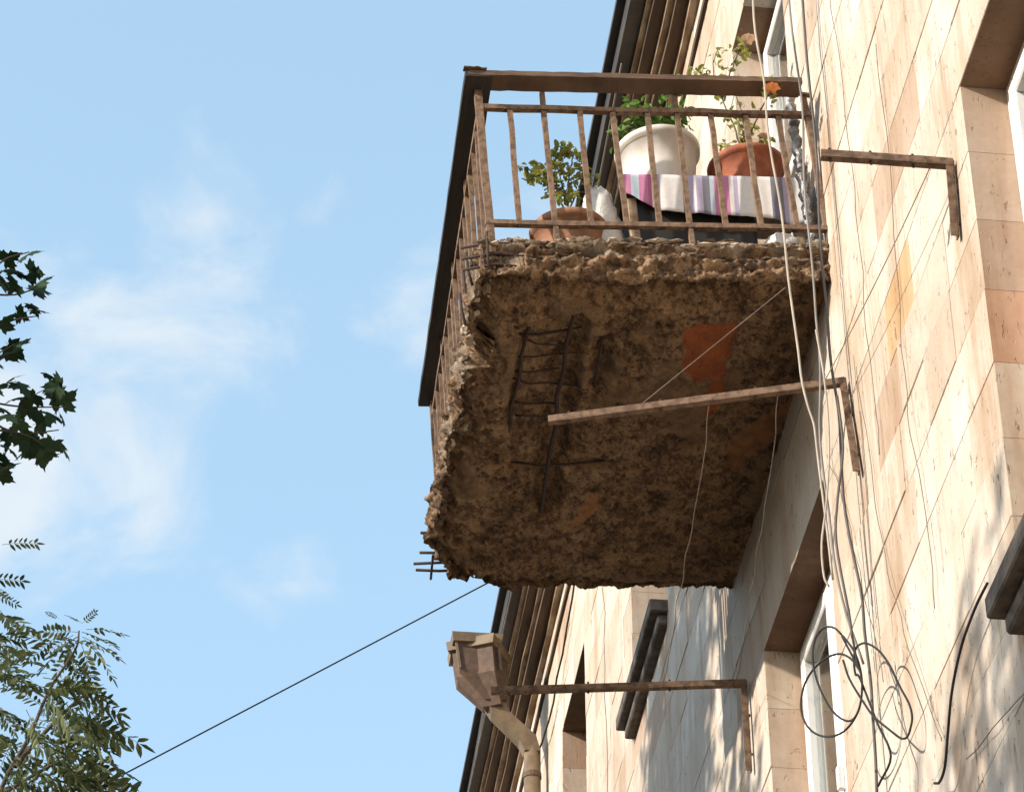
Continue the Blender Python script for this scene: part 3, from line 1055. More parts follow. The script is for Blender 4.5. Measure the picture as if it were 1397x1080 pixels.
# ------------------------------------------------------------------ measured runs of cables, twigs and leaves (metres)
RUN = {
    'cable_white': [(1.948, 8.550, 10.156), (1.948, 8.550, 9.741), (1.966, 8.550, 9.384), (1.986, 8.550, 8.927), (2.007, 8.550, 8.526), (2.029, 8.550, 8.176), (2.051, 8.550, 7.939), (2.068, 8.550, 7.774), (2.079, 8.550, 7.482), (2.091, 8.550, 7.168)],
    'cable_grey': [(2.111, 8.620, 10.242), (2.124, 8.620, 9.662), (2.119, 8.620, 9.073), (2.114, 8.620, 8.518), (2.125, 8.620, 8.236), (2.110, 8.620, 7.826), (2.112, 8.620, 7.435), (2.139, 8.620, 7.123), (2.195, 8.620, 6.868)],
    'cable_dark': [(2.166, 8.600, 10.228), (2.166, 8.600, 9.567), (2.163, 8.600, 8.947), (2.162, 8.600, 8.435), (2.164, 8.600, 8.086), (2.170, 8.600, 7.750), (2.187, 8.600, 7.300), (2.205, 8.600, 6.993), (2.210, 8.600, 6.695), (2.198, 8.600, 6.307)],
    'cable_cream': [(2.088, 8.500, 8.247), (2.106, 8.500, 8.008), (2.105, 8.500, 7.741), (2.080, 8.500, 7.480), (2.049, 8.500, 7.288), (2.048, 8.500, 7.149), (2.063, 8.500, 7.104)],
    'cable_brown': [(2.149, 8.500, 7.944), (2.155, 8.500, 7.712), (2.120, 8.500, 7.483), (2.102, 8.500, 7.292), (2.127, 8.500, 7.002), (2.133, 8.500, 6.897)],
    'coil1': [(2.085, 8.309, 6.784), (2.092, 8.291, 6.662), (2.098, 8.275, 6.622), (2.100, 8.269, 6.582), (2.098, 8.275, 6.546), (2.092, 8.291, 6.515), (2.083, 8.316, 6.491), (2.070, 8.350, 6.475), (2.055, 8.390, 6.469), (2.039, 8.434, 6.473), (2.022, 8.479, 6.487), (2.006, 8.522, 6.510), (1.992, 8.561, 6.541), (1.980, 8.593, 6.577), (1.972, 8.616, 6.617), (1.967, 8.628, 6.659), (1.967, 8.629, 6.699), (1.971, 8.618, 6.734), (1.979, 8.596, 6.763), (1.990, 8.565, 6.783), (2.005, 8.526, 6.794), (2.021, 8.482, 6.794), (2.038, 8.437, 6.783), (2.055, 8.392, 6.763), (2.070, 8.351, 6.735), (2.082, 8.317, 6.701), (2.092, 8.291, 6.662), (2.062, 8.372, 6.831), (2.073, 8.343, 6.783), (2.082, 8.318, 6.731), (2.089, 8.300, 6.676), (2.093, 8.289, 6.624), (2.094, 8.286, 6.577), (2.092, 8.292, 6.537), (2.087, 8.304, 6.508), (2.080, 8.324, 6.491), (2.070, 8.350, 6.486), (2.059, 8.379, 6.494), (2.047, 8.411, 6.516), (2.035, 8.444, 6.549), (2.024, 8.476, 6.591), (2.013, 8.503, 6.642), (2.005, 8.526, 6.696), (1.999, 8.542, 6.751), (1.996, 8.550, 6.803), (1.996, 8.549, 6.849), (2.000, 8.540, 6.885), (2.006, 8.523, 6.910), (2.015, 8.499, 6.921), (2.026, 8.470, 6.918), (2.038, 8.438, 6.901), (2.050, 8.404, 6.872), (2.062, 8.372, 6.831)],
    'coil2': [(2.062, 8.373, 6.727), (2.074, 8.340, 6.636), (2.104, 8.258, 6.492), (2.117, 8.222, 6.428), (2.132, 8.184, 6.369), (2.146, 8.145, 6.320), (2.160, 8.109, 6.284), (2.171, 8.077, 6.264), (2.180, 8.053, 6.259), (2.186, 8.037, 6.272), (2.189, 8.030, 6.300), (2.187, 8.034, 6.342), (2.182, 8.048, 6.395), (2.174, 8.071, 6.456), (2.163, 8.101, 6.521), (2.149, 8.137, 6.584), (2.135, 8.176, 6.642), (2.120, 8.216, 6.689), (2.106, 8.252, 6.723), (2.095, 8.284, 6.740), (2.086, 8.307, 6.739), (2.081, 8.320, 6.719), (2.081, 8.322, 6.683), (2.084, 8.313, 6.633), (2.092, 8.291, 6.609), (2.119, 8.219, 6.400), (2.141, 8.160, 6.244), (2.112, 8.236, 6.170)],
    'cable_black': [(2.190, 7.052, 6.212), (2.190, 7.205, 6.218), (2.190, 7.382, 6.197), (2.190, 7.533, 6.131), (2.190, 7.630, 6.031), (2.190, 7.699, 5.954), (2.190, 7.773, 5.941), (2.190, 7.833, 5.968)],
    'thin1': [(2.222, 8.467, 8.062), (2.222, 8.418, 7.563), (2.222, 8.324, 7.125), (2.222, 8.126, 6.705), (2.222, 7.879, 6.213), (2.222, 7.816, 6.111)],
    'thin2': [(2.222, 7.771, 9.045), (2.222, 7.790, 8.383), (2.222, 7.827, 7.843), (2.222, 7.818, 7.393), (2.222, 7.747, 6.925), (2.222, 7.748, 6.557)],
    'thin3': [(2.222, 6.828, 5.757), (2.222, 7.177, 5.827), (2.222, 7.571, 5.911)],
    'thin4': [(2.222, 9.026, 8.051), (2.222, 8.824, 7.643), (2.222, 8.587, 7.077), (2.222, 8.472, 6.709)],
    'thin5': [(2.222, 8.381, 9.938), (2.222, 8.327, 9.211), (2.222, 8.265, 8.495), (2.222, 8.258, 7.840), (2.222, 8.249, 7.510)],
    'br1': [(2.230, 7.039, 7.819), (1.798, 7.070, 7.845), (2.230, 7.073, 7.546)],
    'br2': [(2.225, 8.664, 8.124), (1.120, 8.900, 8.025), (2.225, 8.569, 7.651)],
    'br3': [(2.225, 10.829, 8.072), (1.115, 10.950, 8.034), (2.225, 10.820, 7.642)],
    'line_l1': [(1.977, 8.717, 8.102), (2.177, 10.834, 8.070)],
    'line_l2': [(1.721, 8.771, 8.079), (1.858, 10.869, 8.060)],
    'line_l3': [(1.358, 8.849, 8.046), (1.753, 10.881, 8.056)],
    'tie': [(2.047, 8.771, 8.660), (1.431, 8.833, 8.053)],
    'line12': [(2.158, 7.044, 7.823), (2.135, 8.683, 8.116)],
}
MAPLE = [(-0.996, 9.869, 9.435), (-1.091, 10.022, 9.533), (-0.934, 9.935, 9.331), (-0.980, 10.052, 9.485), (-1.062, 10.063, 9.486), (-1.083, 9.783, 9.215), (-0.938, 9.757, 9.058), (-1.025, 10.169, 9.337), (-1.059, 9.880, 9.072), (-1.048, 9.867, 9.268), (-1.045, 10.248, 9.202), (-1.003, 9.985, 9.040), (-0.958, 10.168, 9.362), (-0.833, 9.988, 8.836), (-0.782, 10.070, 8.830), (-0.845, 9.825, 8.697), (-0.798, 10.067, 8.732), (-0.879, 10.184, 8.790), (-0.930, 10.012, 8.720), (-0.935, 10.121, 8.683), (-1.003, 10.086, 8.824), (-0.987, 9.782, 8.513), (-0.982, 10.129, 8.915), (-0.886, 10.046, 8.578), (-0.812, 9.901, 8.456), (-0.766, 9.766, 8.365), (-0.877, 10.183, 8.610), (-0.949, 9.986, 8.550), (-1.015, 10.109, 8.631), (-1.027, 10.189, 8.573), (-0.989, 10.107, 8.497), (-0.954, 10.211, 8.919), (-1.039, 9.947, 8.797), (-0.906, 10.150, 8.699), (-1.037, 9.972, 8.683), (-1.022, 10.218, 8.518)]
MTW = [[(-1.595, 10.000, 9.198), (-1.236, 10.000, 9.308), (-1.057, 10.000, 9.384), (-0.933, 10.000, 9.407)],
[(-1.297, 10.000, 9.295), (-1.129, 10.000, 9.479), (-1.010, 10.000, 9.551)],
[(-1.540, 10.000, 9.007), (-1.214, 10.000, 9.104), (-1.039, 10.000, 9.206), (-0.943, 10.000, 9.246)],
[(-1.517, 10.000, 8.816), (-1.257, 10.000, 8.933), (-1.021, 10.000, 9.026)],
[(-1.627, 10.000, 8.507), (-1.227, 10.000, 8.669), (-0.962, 10.000, 8.746), (-0.784, 10.000, 8.799)],
[(-1.227, 10.000, 8.669), (-0.978, 10.000, 8.595), (-0.803, 10.000, 8.665)],
[(-1.549, 10.000, 8.366), (-1.210, 10.000, 8.521), (-0.942, 10.000, 8.541), (-0.790, 10.000, 8.527)],
[(-1.452, 10.000, 8.301), (-1.196, 10.000, 8.393), (-0.989, 10.000, 8.408)]]
ASH = [((-0.662, 10.465, 7.909), (-0.806, 10.369, 7.729)),
((-0.631, 9.945, 7.616), (-0.773, 9.877, 7.578)),
((-0.653, 10.526, 8.011), (-0.715, 10.511, 8.048)),
((-0.639, 10.289, 7.867), (-0.582, 10.241, 7.901)),
((-0.614, 10.205, 7.789), (-0.459, 10.178, 7.786)),
((-0.621, 10.096, 7.687), (-0.454, 10.116, 7.635)),
((-0.621, 10.259, 7.773), (-0.474, 10.356, 7.674)),
((-0.640, 10.327, 7.802), (-0.562, 10.430, 7.659)),
((-0.660, 10.449, 7.885), (-0.731, 10.567, 7.788)),
((-0.637, 10.320, 7.844), (-0.488, 10.239, 7.769)),
((-0.680, 10.452, 7.907), (-0.784, 10.564, 7.904)),
((-0.643, 10.483, 7.650), (-0.438, 10.500, 7.593)),
((-0.648, 10.350, 7.555), (-0.415, 10.280, 7.445)),
((-0.620, 10.432, 7.570), (-0.424, 10.450, 7.415)),
((-0.610, 10.049, 7.334), (-0.458, 9.945, 7.112)),
((-0.752, 10.448, 7.640), (-0.666, 10.565, 7.732)),
((-0.707, 9.912, 7.324), (-0.546, 9.984, 7.423)),
((-0.644, 10.137, 7.382), (-0.502, 10.054, 7.228)),
((-0.739, 10.056, 7.339), (-0.630, 10.120, 7.384)),
((-0.780, 10.461, 7.525), (-0.670, 10.352, 7.470)),
((-0.755, 10.280, 7.458), (-0.872, 10.171, 7.488)),
((-0.762, 10.353, 7.584), (-0.929, 10.312, 7.584)),
((-0.759, 10.467, 7.651), (-0.944, 10.582, 7.794)),
((-0.784, 10.204, 7.328), (-0.920, 10.323, 7.489)),
((-0.785, 10.067, 7.218), (-0.648, 9.965, 7.137)),
((-0.775, 10.270, 7.366), (-0.578, 10.157, 7.282)),
((-0.776, 9.988, 7.142), (-0.599, 9.966, 7.060)),
((-0.787, 10.277, 7.336), (-0.836, 10.195, 7.123)),
((-0.792, 9.880, 7.049), (-0.676, 9.968, 6.977)),
((-0.700, 10.070, 7.225), (-0.532, 10.180, 7.248)),
((-0.696, 10.478, 7.421), (-0.478, 10.448, 7.283)),
((-0.616, 10.172, 7.222), (-0.367, 10.177, 7.158)),
((-0.650, 10.301, 7.258), (-0.384, 10.324, 7.194)),
((-0.729, 10.241, 7.188), (-0.435, 10.270, 7.107)),
((-0.774, 10.508, 7.298), (-0.559, 10.510, 7.195)),
((-0.663, 10.152, 7.110), (-0.346, 10.205, 7.067)),
((-0.824, 10.016, 7.058), (-0.695, 9.969, 6.882)),
((-0.899, 10.534, 7.372), (-0.825, 10.540, 7.212)),
((-0.614, 10.234, 7.191), (-0.454, 10.117, 6.991)),
((-0.728, 10.141, 7.198), (-0.589, 10.160, 7.080)),
((-0.800, 9.864, 7.135), (-0.707, 9.892, 7.029)),
((-0.860, 10.293, 7.340), (-0.891, 10.187, 7.116)),
((-0.722, 10.289, 7.414), (-0.562, 10.281, 7.253)),
((-1.055, 10.325, 8.074), (-0.888, 10.290, 8.071)),
((-1.023, 10.345, 8.053), (-0.958, 10.402, 8.050)),
((-0.993, 9.866, 7.651), (-0.786, 9.760, 7.532)),
((-0.980, 10.323, 7.928), (-0.887, 10.434, 7.868)),
((-0.999, 10.026, 7.647), (-0.896, 10.015, 7.627)),
((-0.990, 10.265, 7.759), (-0.889, 10.222, 7.653)),
((-0.953, 10.105, 7.596), (-0.895, 10.060, 7.472)),
((-0.934, 10.108, 7.548), (-0.889, 10.131, 7.447)),
((-0.941, 10.060, 7.638), (-0.858, 10.031, 7.619)),
((-1.015, 10.391, 7.676), (-0.795, 10.277, 7.572)),
((-0.956, 10.248, 7.443), (-0.837, 10.305, 7.399)),
((-0.957, 10.067, 7.240), (-0.832, 10.000, 7.145)),
((-0.564, 10.413, 7.259), (-0.384, 10.350, 7.120)),
((-0.829, 9.981, 6.975), (-0.612, 9.966, 6.885)),
((-0.782, 10.339, 7.123), (-0.485, 10.243, 7.024))]
ATW = [[(-0.992, 10.200, 6.489), (-0.883, 10.200, 7.026), (-0.794, 10.200, 7.276), (-0.734, 10.200, 7.497), (-0.649, 10.200, 7.687), (-0.642, 10.200, 7.777)],
[(-0.838, 10.200, 7.142), (-0.738, 10.200, 7.296), (-0.622, 10.200, 7.453), (-0.567, 10.200, 7.491)],
[(-1.137, 10.200, 6.789), (-0.776, 10.200, 7.097), (-0.615, 10.200, 7.205)],
[(-1.376, 10.200, 7.591), (-1.136, 10.200, 7.779), (-0.968, 10.200, 7.853)],
[(-1.335, 10.200, 7.259), (-1.048, 10.200, 7.510), (-0.942, 10.200, 7.602)]]

# ------------------------------------------------------------------ things standing on the balcony
BROT = (0, TILT, 0)


def at_bal(x, y, z, name):
    return empty(name, bl(x, y, z), BROT)


def pot(name, x, y, z, r0, r1, h, mat, label, rim=.022, lip=.012):
    t = at_bal(x, y, z, name)
    tag(t, label, 'flower pot')
    prof = [(0.001, 0.0), (r0 * .96, 0), (r0, .006), (r0 + (r1 - r0) * .5, h * .5), (r1, h - rim), (r1 + lip, h - rim + .002), (r1 + lip + .003, h - .004), (r1 + lip, h), (r1 - .006, h), (r1 - .012, h - .03), (r0 * .9, .03), (.001, .03)]
    MB().lathe(prof, 44).build('pot_body', mat, t, smooth=False)
    for p_ in t.children:
        p_.data.polygons.foreach_set('use_smooth', [True] * len(p_.data.polygons))
    MB().lathe([(.001, h - .028), (r1 * .5, h - .022), (r1 - .014, h - .03)], 24).build('soil', M_SOIL, t)
    return t


def leaf_verts(L, w_, fold=.25):
    return [(0, 0, 0), (-w_ * .5, L * .35, fold * w_), (-w_ * .35, L * .75, fold * w_ * .7), (0, L, 0), (w_ * .35, L * .75, fold * w_ * .7), (w_ * .5, L * .35, fold * w_), (0, L * .5, -.02 * L)]


LEAF_F = [(0, 6, 1), (1, 6, 2), (2, 6, 3), (3, 6, 4), (4, 6, 5), (5, 6, 0)]


def put_leaf(mb, c, L, w_, rg_, droop=.4):
    d = Vector((rg_.uniform(-1, 1), rg_.uniform(-1, 1), rg_.uniform(-1, .7) - droop * .4)).normalized()
    q = d.to_track_quat('Y', 'Z').to_matrix() @ Euler((0, rg_.uniform(-1.2, 1.2), 0)).to_matrix()
    mb.add([Vector(c) + q @ Vector(p) for p in leaf_verts(L, w_)], LEAF_F)


def bush(name, x, y, z, label, stems, nleaf, L, mat, seed, flowers=()):
    """stems: list of polylines in balcony coordinates relative to (x, y, z)"""
    t = at_bal(x, y, z, name)
    tag(t, label, 'plant')
    r_ = random.Random(seed)
    sm, lm = MB(), MB()
    for pts, dens in stems:
        P = resample(pts, 6)
        P = [p + Vector((r_.uniform(-.004, .004), r_.uniform(-.004, .004), 0)) for p in P]
        sm.tube(P, [.0045 * (1 - .6 * i / len(P)) for i in range(len(P))], 5)
        n = int(nleaf * dens)
        for i in range(n):
            f = r_.uniform(.35, 1.0) if dens < 3 else r_.uniform(.15, 1)
            p = P[min(len(P) - 1, int(f * len(P)))]
            tw = p + Vector((r_.gauss(0, .022), r_.gauss(0, .022), r_.gauss(0, .018)))
            if r_.random() < .5:
                sm.tube([p, tw], .0014, 3, False)
            for _ in range(r_.choice((1, 2, 3))):
                l_ = L * r_.uniform(.6, 1.15)
                put_leaf(lm, tw + Vector((r_.gauss(0, .008), r_.gauss(0, .008), r_.gauss(0, .008))), l_, l_ * .62, r_)
    sm.build('stem', M_STEM, t)
    lm.build('foliage', mat, t)
    for (fx, fy, fz), r0, fm in flowers:
        fb = MB()
        for ring in range(4):
            for k_ in range(6):
                a = k_ * math.pi / 3 + ring * .5
                d = Vector((math.cos(a) * (1 - ring * .18), math.sin(a) * (1 - ring * .18), .25 + ring * .35)).normalized()
                q = d.to_track_quat('Y', 'Z').to_matrix()
                fb.add([Vector((fx, fy, fz)) + q @ Vector(p) for p in leaf_verts(r0 * (1 - ring * .12), r0 * .9, .3)], LEAF_F)
        fb.build('flower', fm, t)
    return t


ZS = .487                                     # top of the shelf
bench = at_bal(-.40, .28, .05, 'plant_bench')
tag(bench, 'low plank bench under the flower pots behind the railing', 'bench')
MB().bbox((-.385, -.155, .405), (.385, .19, .437), .004).build('board', M_CORN_L, bench)
for sx in (-.34, .34):
    for sy in (-.12, .15):
        MB().bbox((sx - .02, sy - .02, 0), (sx + .02, sy + .02, .404), .004).build('leg', M_CORN_L, bench)

pot('plastic_pot', -.572, .305, ZS + .001, .132, .164, .297, M_WPLAST, 'large white plastic flower pot on the bench behind the railing', .034, .014)
pot('terracotta_pot', -.206, .285, ZS + .001, .105, .152, .205, M_TERRA, 'orange red terracotta pot on the bench near the wall', .030, .010)
pot('terracotta_pot', -1.0, .215, .058, .105, .148, .215, M_TERRA_D, 'brown terracotta pot on the slab at the outer corner', .034, .010)

bush('rose_bush', -1.0, .215, .25, 'small leafy bush in the terracotta pot at the outer corner',
     [([(0, 0, 0), (.01, 0, .12), (0, .01, .24), (-.02, .0, .36), (-.03, .0, .46)], 1.5), ([(.01, 0, .1), (-.05, 0, .24), (-.11, .01, .33), (-.15, .0, .36)], 1.0),
      ([(0, 0, .1), (.05, 0, .22), (.08, .01, .30), (.11, 0, .33)], 1.2), ([(0, 0, .18), (.02, -.03, .3), (.04, -.04, .40), (.0, -.04, .45)], 1.2), ([(0, 0, .2), (-.04, .03, .3), (-.06, .04, .38)], 1.0)],
     26, .040, M_ROSE, 4)
bush('geranium', -.572, .305, ZS + .265, 'bright green plant spilling over the white plastic pot',
     [([(0, 0, 0), (-.05, -.05, .10), (-.10, -.08, .18), (-.12, -.10, .2)], 2), ([(0, 0, 0), (.02, -.06, .10), (.05, -.09, .2)], 2), ([(0, 0, 0), (.06, -.03, .10), (.11, -.05, .19)], 2),
      ([(0, 0, 0), (-.02, -.03, .15), (-.03, -.04, .24)], 2), ([(0, 0, 0), (.05, 0, .2), (.08, .0, .36), (.10, .0, .44)], .8), ([(0, 0, 0), (-.10, 0, .08), (-.15, .0, .12)], 1.5)],
     24, .042, M_ROSE_D, 8)
bush('rose_bush', -.206, .285, ZS + .175, 'rose with an orange bloom in the red pot near the wall',
     [([(0, 0, 0), (.01, -.10, .12), (.03, -.24, .135), (.04, -.36, .115), (.042, -.40, .10)], .5), ([(0, 0, 0), (-.03, -.03, .2), (-.06, 0, .42), (-.08, .01, .58), (-.05, .01, .70)], .7),
      ([(0, 0, 0), (-.06, -.05, .06), (-.10, -.08, .10)], .9), ([(0, 0, 0), (.05, -.06, .08), (.08, -.09, .12)], .9), ([(0, 0, 0), (-.01, -.08, .12), (-.03, -.10, .2)], .8),
      ([(-.05, 0, .4), (0, .01, .58), (.06, .01, .72), (.085, .01, .76)], .8), ([(-.05, 0, .42), (-.12, .0, .52), (-.15, 0, .54)], .5), ([(0, 0, 0), (.03, 0, .2), (.0, .0, .45)], .3)],
     22, .036, M_ROSE, 15, (((.042, -.41, .095), .042, M_FLOWER), ((.095, .012, .76), .042, M_PALE), ((.07, -.08, .13), .026, M_PALE)))

# striped cloth hanging over the front edge of the bench
cb, N_, K_ = MB(), 110, 12
vs, fs = [], []
for i in range(N_ + 1):
    u = i / N_
    x = -.785 + .765 * u
    drop = .105 + .085 * smoothstep(0, .22, u) + .05 * u + (.02 if u > .8 else 0) * math.sin((u - .8) * 15)
    for k_ in range(K_ + 1):
        w_ = k_ / K_
        fold = (.004 * math.sin(x * 31 + 2.1 * math.sin(x * 13)) + .0015 * math.sin(x * 95)) * min(1, w_ * 1.6)
        if w_ < .25:
            y, z = .128 + .06 * (.25 - w_) / .25, ZS + .012
        else:
            q = (w_ - .25) / .75
            y, z = .112 + fold - .012 * q, ZS + .010 - drop * q
        vs.append(bl(x, y, z))
for i in range(N_):
    for k_ in range(K_):
        a = i * (K_ + 1) + k_
        fs.append((a, a + 1, a + K_ + 2, a + K_ + 1))
c_ = cb.add(vs, fs).build('striped_cloth', M_STRIPE, smooth=True)
tag(c_, 'white cloth with pink and purple stripes hung over the bench edge', 'cloth')
sol = c_.modifiers.new('thick', 'SOLIDIFY')
sol.thickness = .003

filler = MB()  # black box added in place of the dark shadow below the cloth
prof = [(-.255, .0), (-.27, .19), (-.285, .27)]
filler.bbox((-.25, -.07, 0), (.27, .10, .33), .02)
filler.bbox((-.268, -.085, .3305), (.288, .115, .352), .008)
t_ = filler.build('shade_filler', M_BLACK)
t_.location, t_.rotation_euler = bl(-.505, .215, .062), BROT
tag(t_, 'added black tub under the striped cloth', 'filler')

def sack(name, c, r, label, seed, mat):
    mb = MB()
    n_, m_ = 26, 18
    vs, fs = [], []
    for j in range(m_ + 1):
        th = math.pi * j / m_
        for i in range(n_):
            ph = 2 * math.pi * i / n_
            d = Vector((math.sin(th) * math.cos(ph), math.sin(th) * math.sin(ph), -math.cos(th)))
            k_ = 1 + .20 * fbm(d * 2.3 + Vector((seed, 0, 0)), 4) + .06 * fbm(d * 8 + Vector((0, seed, 0)), 3)
            vs.append((d.x * r[0] * k_, d.y * r[1] * k_, r[2] + d.z * r[2] * (k_ if d.z > 0 else .98)))
    for j in range(m_):
        for i in range(n_):
            fs.append((j * n_ + i, j * n_ + (i + 1) % n_, (j + 1) * n_ + (i + 1) % n_, (j + 1) * n_ + i))
    o = mb.add(vs, fs).build(name, mat, smooth=True)
    o.location, o.rotation_euler = bl(*c), BROT
    tag(o, label, 'sack')


sack('plastic_sack', (-.86, .24, .055), (.085, .09, .23), 'crumpled white sack left of the black tub', 2.0, M_SACK)
sack('plastic_sack', (-.145, .15, .062), (.085, .07, .075), 'small white bundle right of the black tub', 7.0, M_SACK)

# foil wrapped pipe in the corner by the wall
P = [(-.035 + .006 * math.sin(i * 1.7), .075 + .006 * math.cos(i * 2.3), .06 + i * .0225) for i in range(40)]
fp = MB().tube([bl(*p) for p in P], [.021 + .006 * math.sin(i * 2.9) for i in range(40)], 9).build('wrapped_pipe', M_FOIL)
tag(fp, 'grey foil wrapped pipe upright at the railing end by the wall', 'pipe')

# ------------------------------------------------------------------ clothesline brackets
def bracket(run_, label, w_=.029):
    a, b, c = (Vector(p) for p in run_)
    t = empty('clothesline_bracket', c)
    tag(t, label, 'bracket', 'angle iron clothesline brackets on the wall')
    mb = MB()
    ax = (b - a).normalized()
    # angle section: a flat and an upright flange
    mb.bar(a, b, w_, .005, (0, 0, 1), 8, .0008)
    off = ax.cross(Vector((0, 0, 1))).normalized() * (w_ / 2 - .0025)
    mb.bar(a - off + Vector((0, 0, w_ / 2)), b - off + Vector((0, 0, w_ / 2)), .005, w_ - .006, (0, 0, 1), 8, .0008)
    mb.build('arm', M_IRON2, t, world=True)
    mb = MB()
    a2 = a + Vector((0, 0, .02))
    mb.bar(a2, c, w_, .005, (1, 0, 0), 4, .0008)
    mb.bar(a2 + Vector((-w_ / 2, -w_ / 2 + .0025, 0)), c + Vector((-w_ / 2, -w_ / 2 + .0025, 0)), w_ - .006, .005, (0, 1, 0), 4, .0008)
    mb.build('wall_leg', M_IRON2, t, world=True)
    for f in (.35, .8):
        p = a.lerp(c, f)
        MB().tube([p + Vector((.01, 0, 0)), p + Vector((-.012, 0, 0))], .007, 6).build('bolt', M_REBAR, t, world=True)
    for f in (.3, .62, .93):
        p = a.lerp(b, f)
        MB().tube([p + Vector((0, 0, -.014)), p + Vector((0, 0, .042))], .005, 6).build('hook', M_REBAR, t, world=True)


bracket(RUN['br1'], 'short rusty iron bracket on the sunlit wall by the upper right window')
bracket(RUN['br2'], 'long rusty iron bracket crossing below the middle of the balcony')
bracket(RUN['br3'], 'long dark iron bracket farthest along the wall beyond the balcony')


def cable(name, pts, r, mat, label, cat='cable', group=None, n=7, sm=5, sag=0.0, wob=0.0):
    P = [Vector(p) for p in pts]
    if len(P) == 2:
        P = [P[0].lerp(P[1], i / 12) for i in range(13)]
    P = resample(P, sm)
    L = len(P) - 1
    for i, p in enumerate(P):
        f = i / L
        p.z -= sag * 4 * f * (1 - f)
        if wob:
            p += Vector((noise.noise(Vector((f * 9, r * 900, 1))), noise.noise(Vector((f * 8, r * 700, 4))), noise.noise(Vector((f * 7, r * 500, 8))))) * wob * min(1, 6 * f * (1 - f) * 2)
        if p.x > W - r - .006 and 0 < i < L:
            p.x = W - r - .006
    o = MB().tube(P, r, n).build(name, mat, smooth=True)
    tag(o, label, cat, group)
    return o


G = 'cables hanging down the wall'
cable('cable', RUN['cable_white'], .0048, M_WIRE_W, 'thick whitish cable hanging in front of the railing', 'cable', G, wob=.014)
cable('cable', RUN['cable_grey'], .0048, M_WIRE_G, 'grey cable hanging between the whitish and the dark one', 'cable', G, wob=.014)
cable('cable', RUN['cable_dark'], .0056, M_WIRE_D, 'dark cable nearest the wall running down past the coil', 'cable', G, wob=.014)
cable('cable', RUN['cable_cream'], .0042, M_WIRE_W, 'short cream cable with a hooked end at the lower window', 'cable', G)
cable('cable', RUN['cable_brown'], .0050, M_WIRE_D, 'thin dark cable leading down to the coil', 'cable', G)
cable('cable_coil', RUN['coil1'], .0040, M_WIRE_B, 'black cable coiled in round loops before the lower window', 'cable', wob=.016)
cable('cable_coil', RUN['coil2'], .0040, M_WIRE_B, 'black cable in a long slanting loop right of the round coil', 'cable', wob=.016)
cable('cable', RUN['cable_black'], .0045, M_WIRE_B, 'black cable drooping from the right hand window sill', 'cable', G)
for key, lab in (('thin1', 'thin wire on the wall below the middle bracket'), ('thin2', 'thin wire on the wall right of the orange stone'), ('thin3', 'thin wire slanting up at the lower right edge'),
                 ('thin4', 'thin wire on the wall right of the lower window'), ('thin5', 'thin wire down the wall left of the short bracket')):
    cable('wire', RUN[key], .0017, M_WIRE_T, lab, 'wire', 'thin wires on the wall', n=5, wob=.02)
for key, lab in (('line_l1', 'laundry line between the long brackets, nearest the wall'), ('line_l2', 'laundry line between the long brackets, farther from the wall')):
    cable('laundry_line', RUN[key], .0018, M_WIRE_T, lab, 'line', 'laundry lines between the brackets', n=5, sag=.05, wob=.02)
cable('laundry_line', RUN['line12'], .0022, M_LINE, 'laundry line from the short bracket to the middle bracket', 'line', 'laundry lines between the brackets', n=5, sag=.02)
cable('tie_wire', RUN['tie'], .0020, M_WIRE_T, 'taut wire from the balcony corner down to the middle bracket arm', 'wire', n=5)
a_, b_ = Vector((2.22, 12.721, 10.386)), Vector((-.44, 12.2, 8.255))
ph = [a_.lerp(b_, f) for f in (0, .4, .8, 1.2, 1.7, 2.4)]
cable('telephone_wire', ph, .0038, M_WIRE_B, 'black overhead wire crossing the sky from the wall behind the balcony', 'wire', n=6)
cable('cable', [(1.93, 11.9, 12.70), (1.94, 14, 12.68), (1.92, 17.4, 12.69), (1.90, 22, 12.70)], .006, M_WIRE_G, 'grey cable strung along under the eaves', 'cable')
cable('cable', [(2.22, 15.0, 12.50), (2.21, 16.4, 12.02), (2.20, 17.6, 11.75), (2.19, 18.5, 11.9)], .007, M_WIRE_B, 'black cable sagging along the far wall beside the dark window', 'cable', wob=.02)
cable('wire', [(2.222, 15.3, 12.45), (2.222, 15.0, 11.2), (2.222, 14.95, 10.2), (2.222, 15.1, 9.0)], .0025, M_WIRE_T, 'thin wire down the far wall left of the distant sill', 'wire', 'thin wires on the wall', n=5, wob=.04)

# ------------------------------------------------------------------ rain hopper and downpipe
dp = empty('downpipe', (2.12, 18.0, 0))
tag(dp, 'brown sheet metal rain hopper and downpipe under the far eaves', 'downpipe')


def loft(mb, rects):
    vs, fs = [], []
    for c, ux, uy in rects:
        c, ux, uy = Vector(c), Vector(ux), Vector(uy)
        vs += [c - ux - uy, c + ux - uy, c + ux + uy, c - ux + uy]
    for i in range(len(rects) - 1):
        for k_ in range(4):
            fs.append((i * 4 + k_, i * 4 + (k_ + 1) % 4, i * 4 + 4 + (k_ + 1) % 4, i * 4 + 4 + k_))
    fs += [(3, 2, 1, 0), tuple((len(rects) - 1) * 4 + k_ for k_ in range(4))]
    return mb.add(vs, fs)


ca, sa = math.cos(R(27)), math.sin(R(27))


def hx(cx, z, a, b):
    return ((cx, 18.0, z), (a * ca, -a * sa, 0), (b * sa, b * ca, 0))


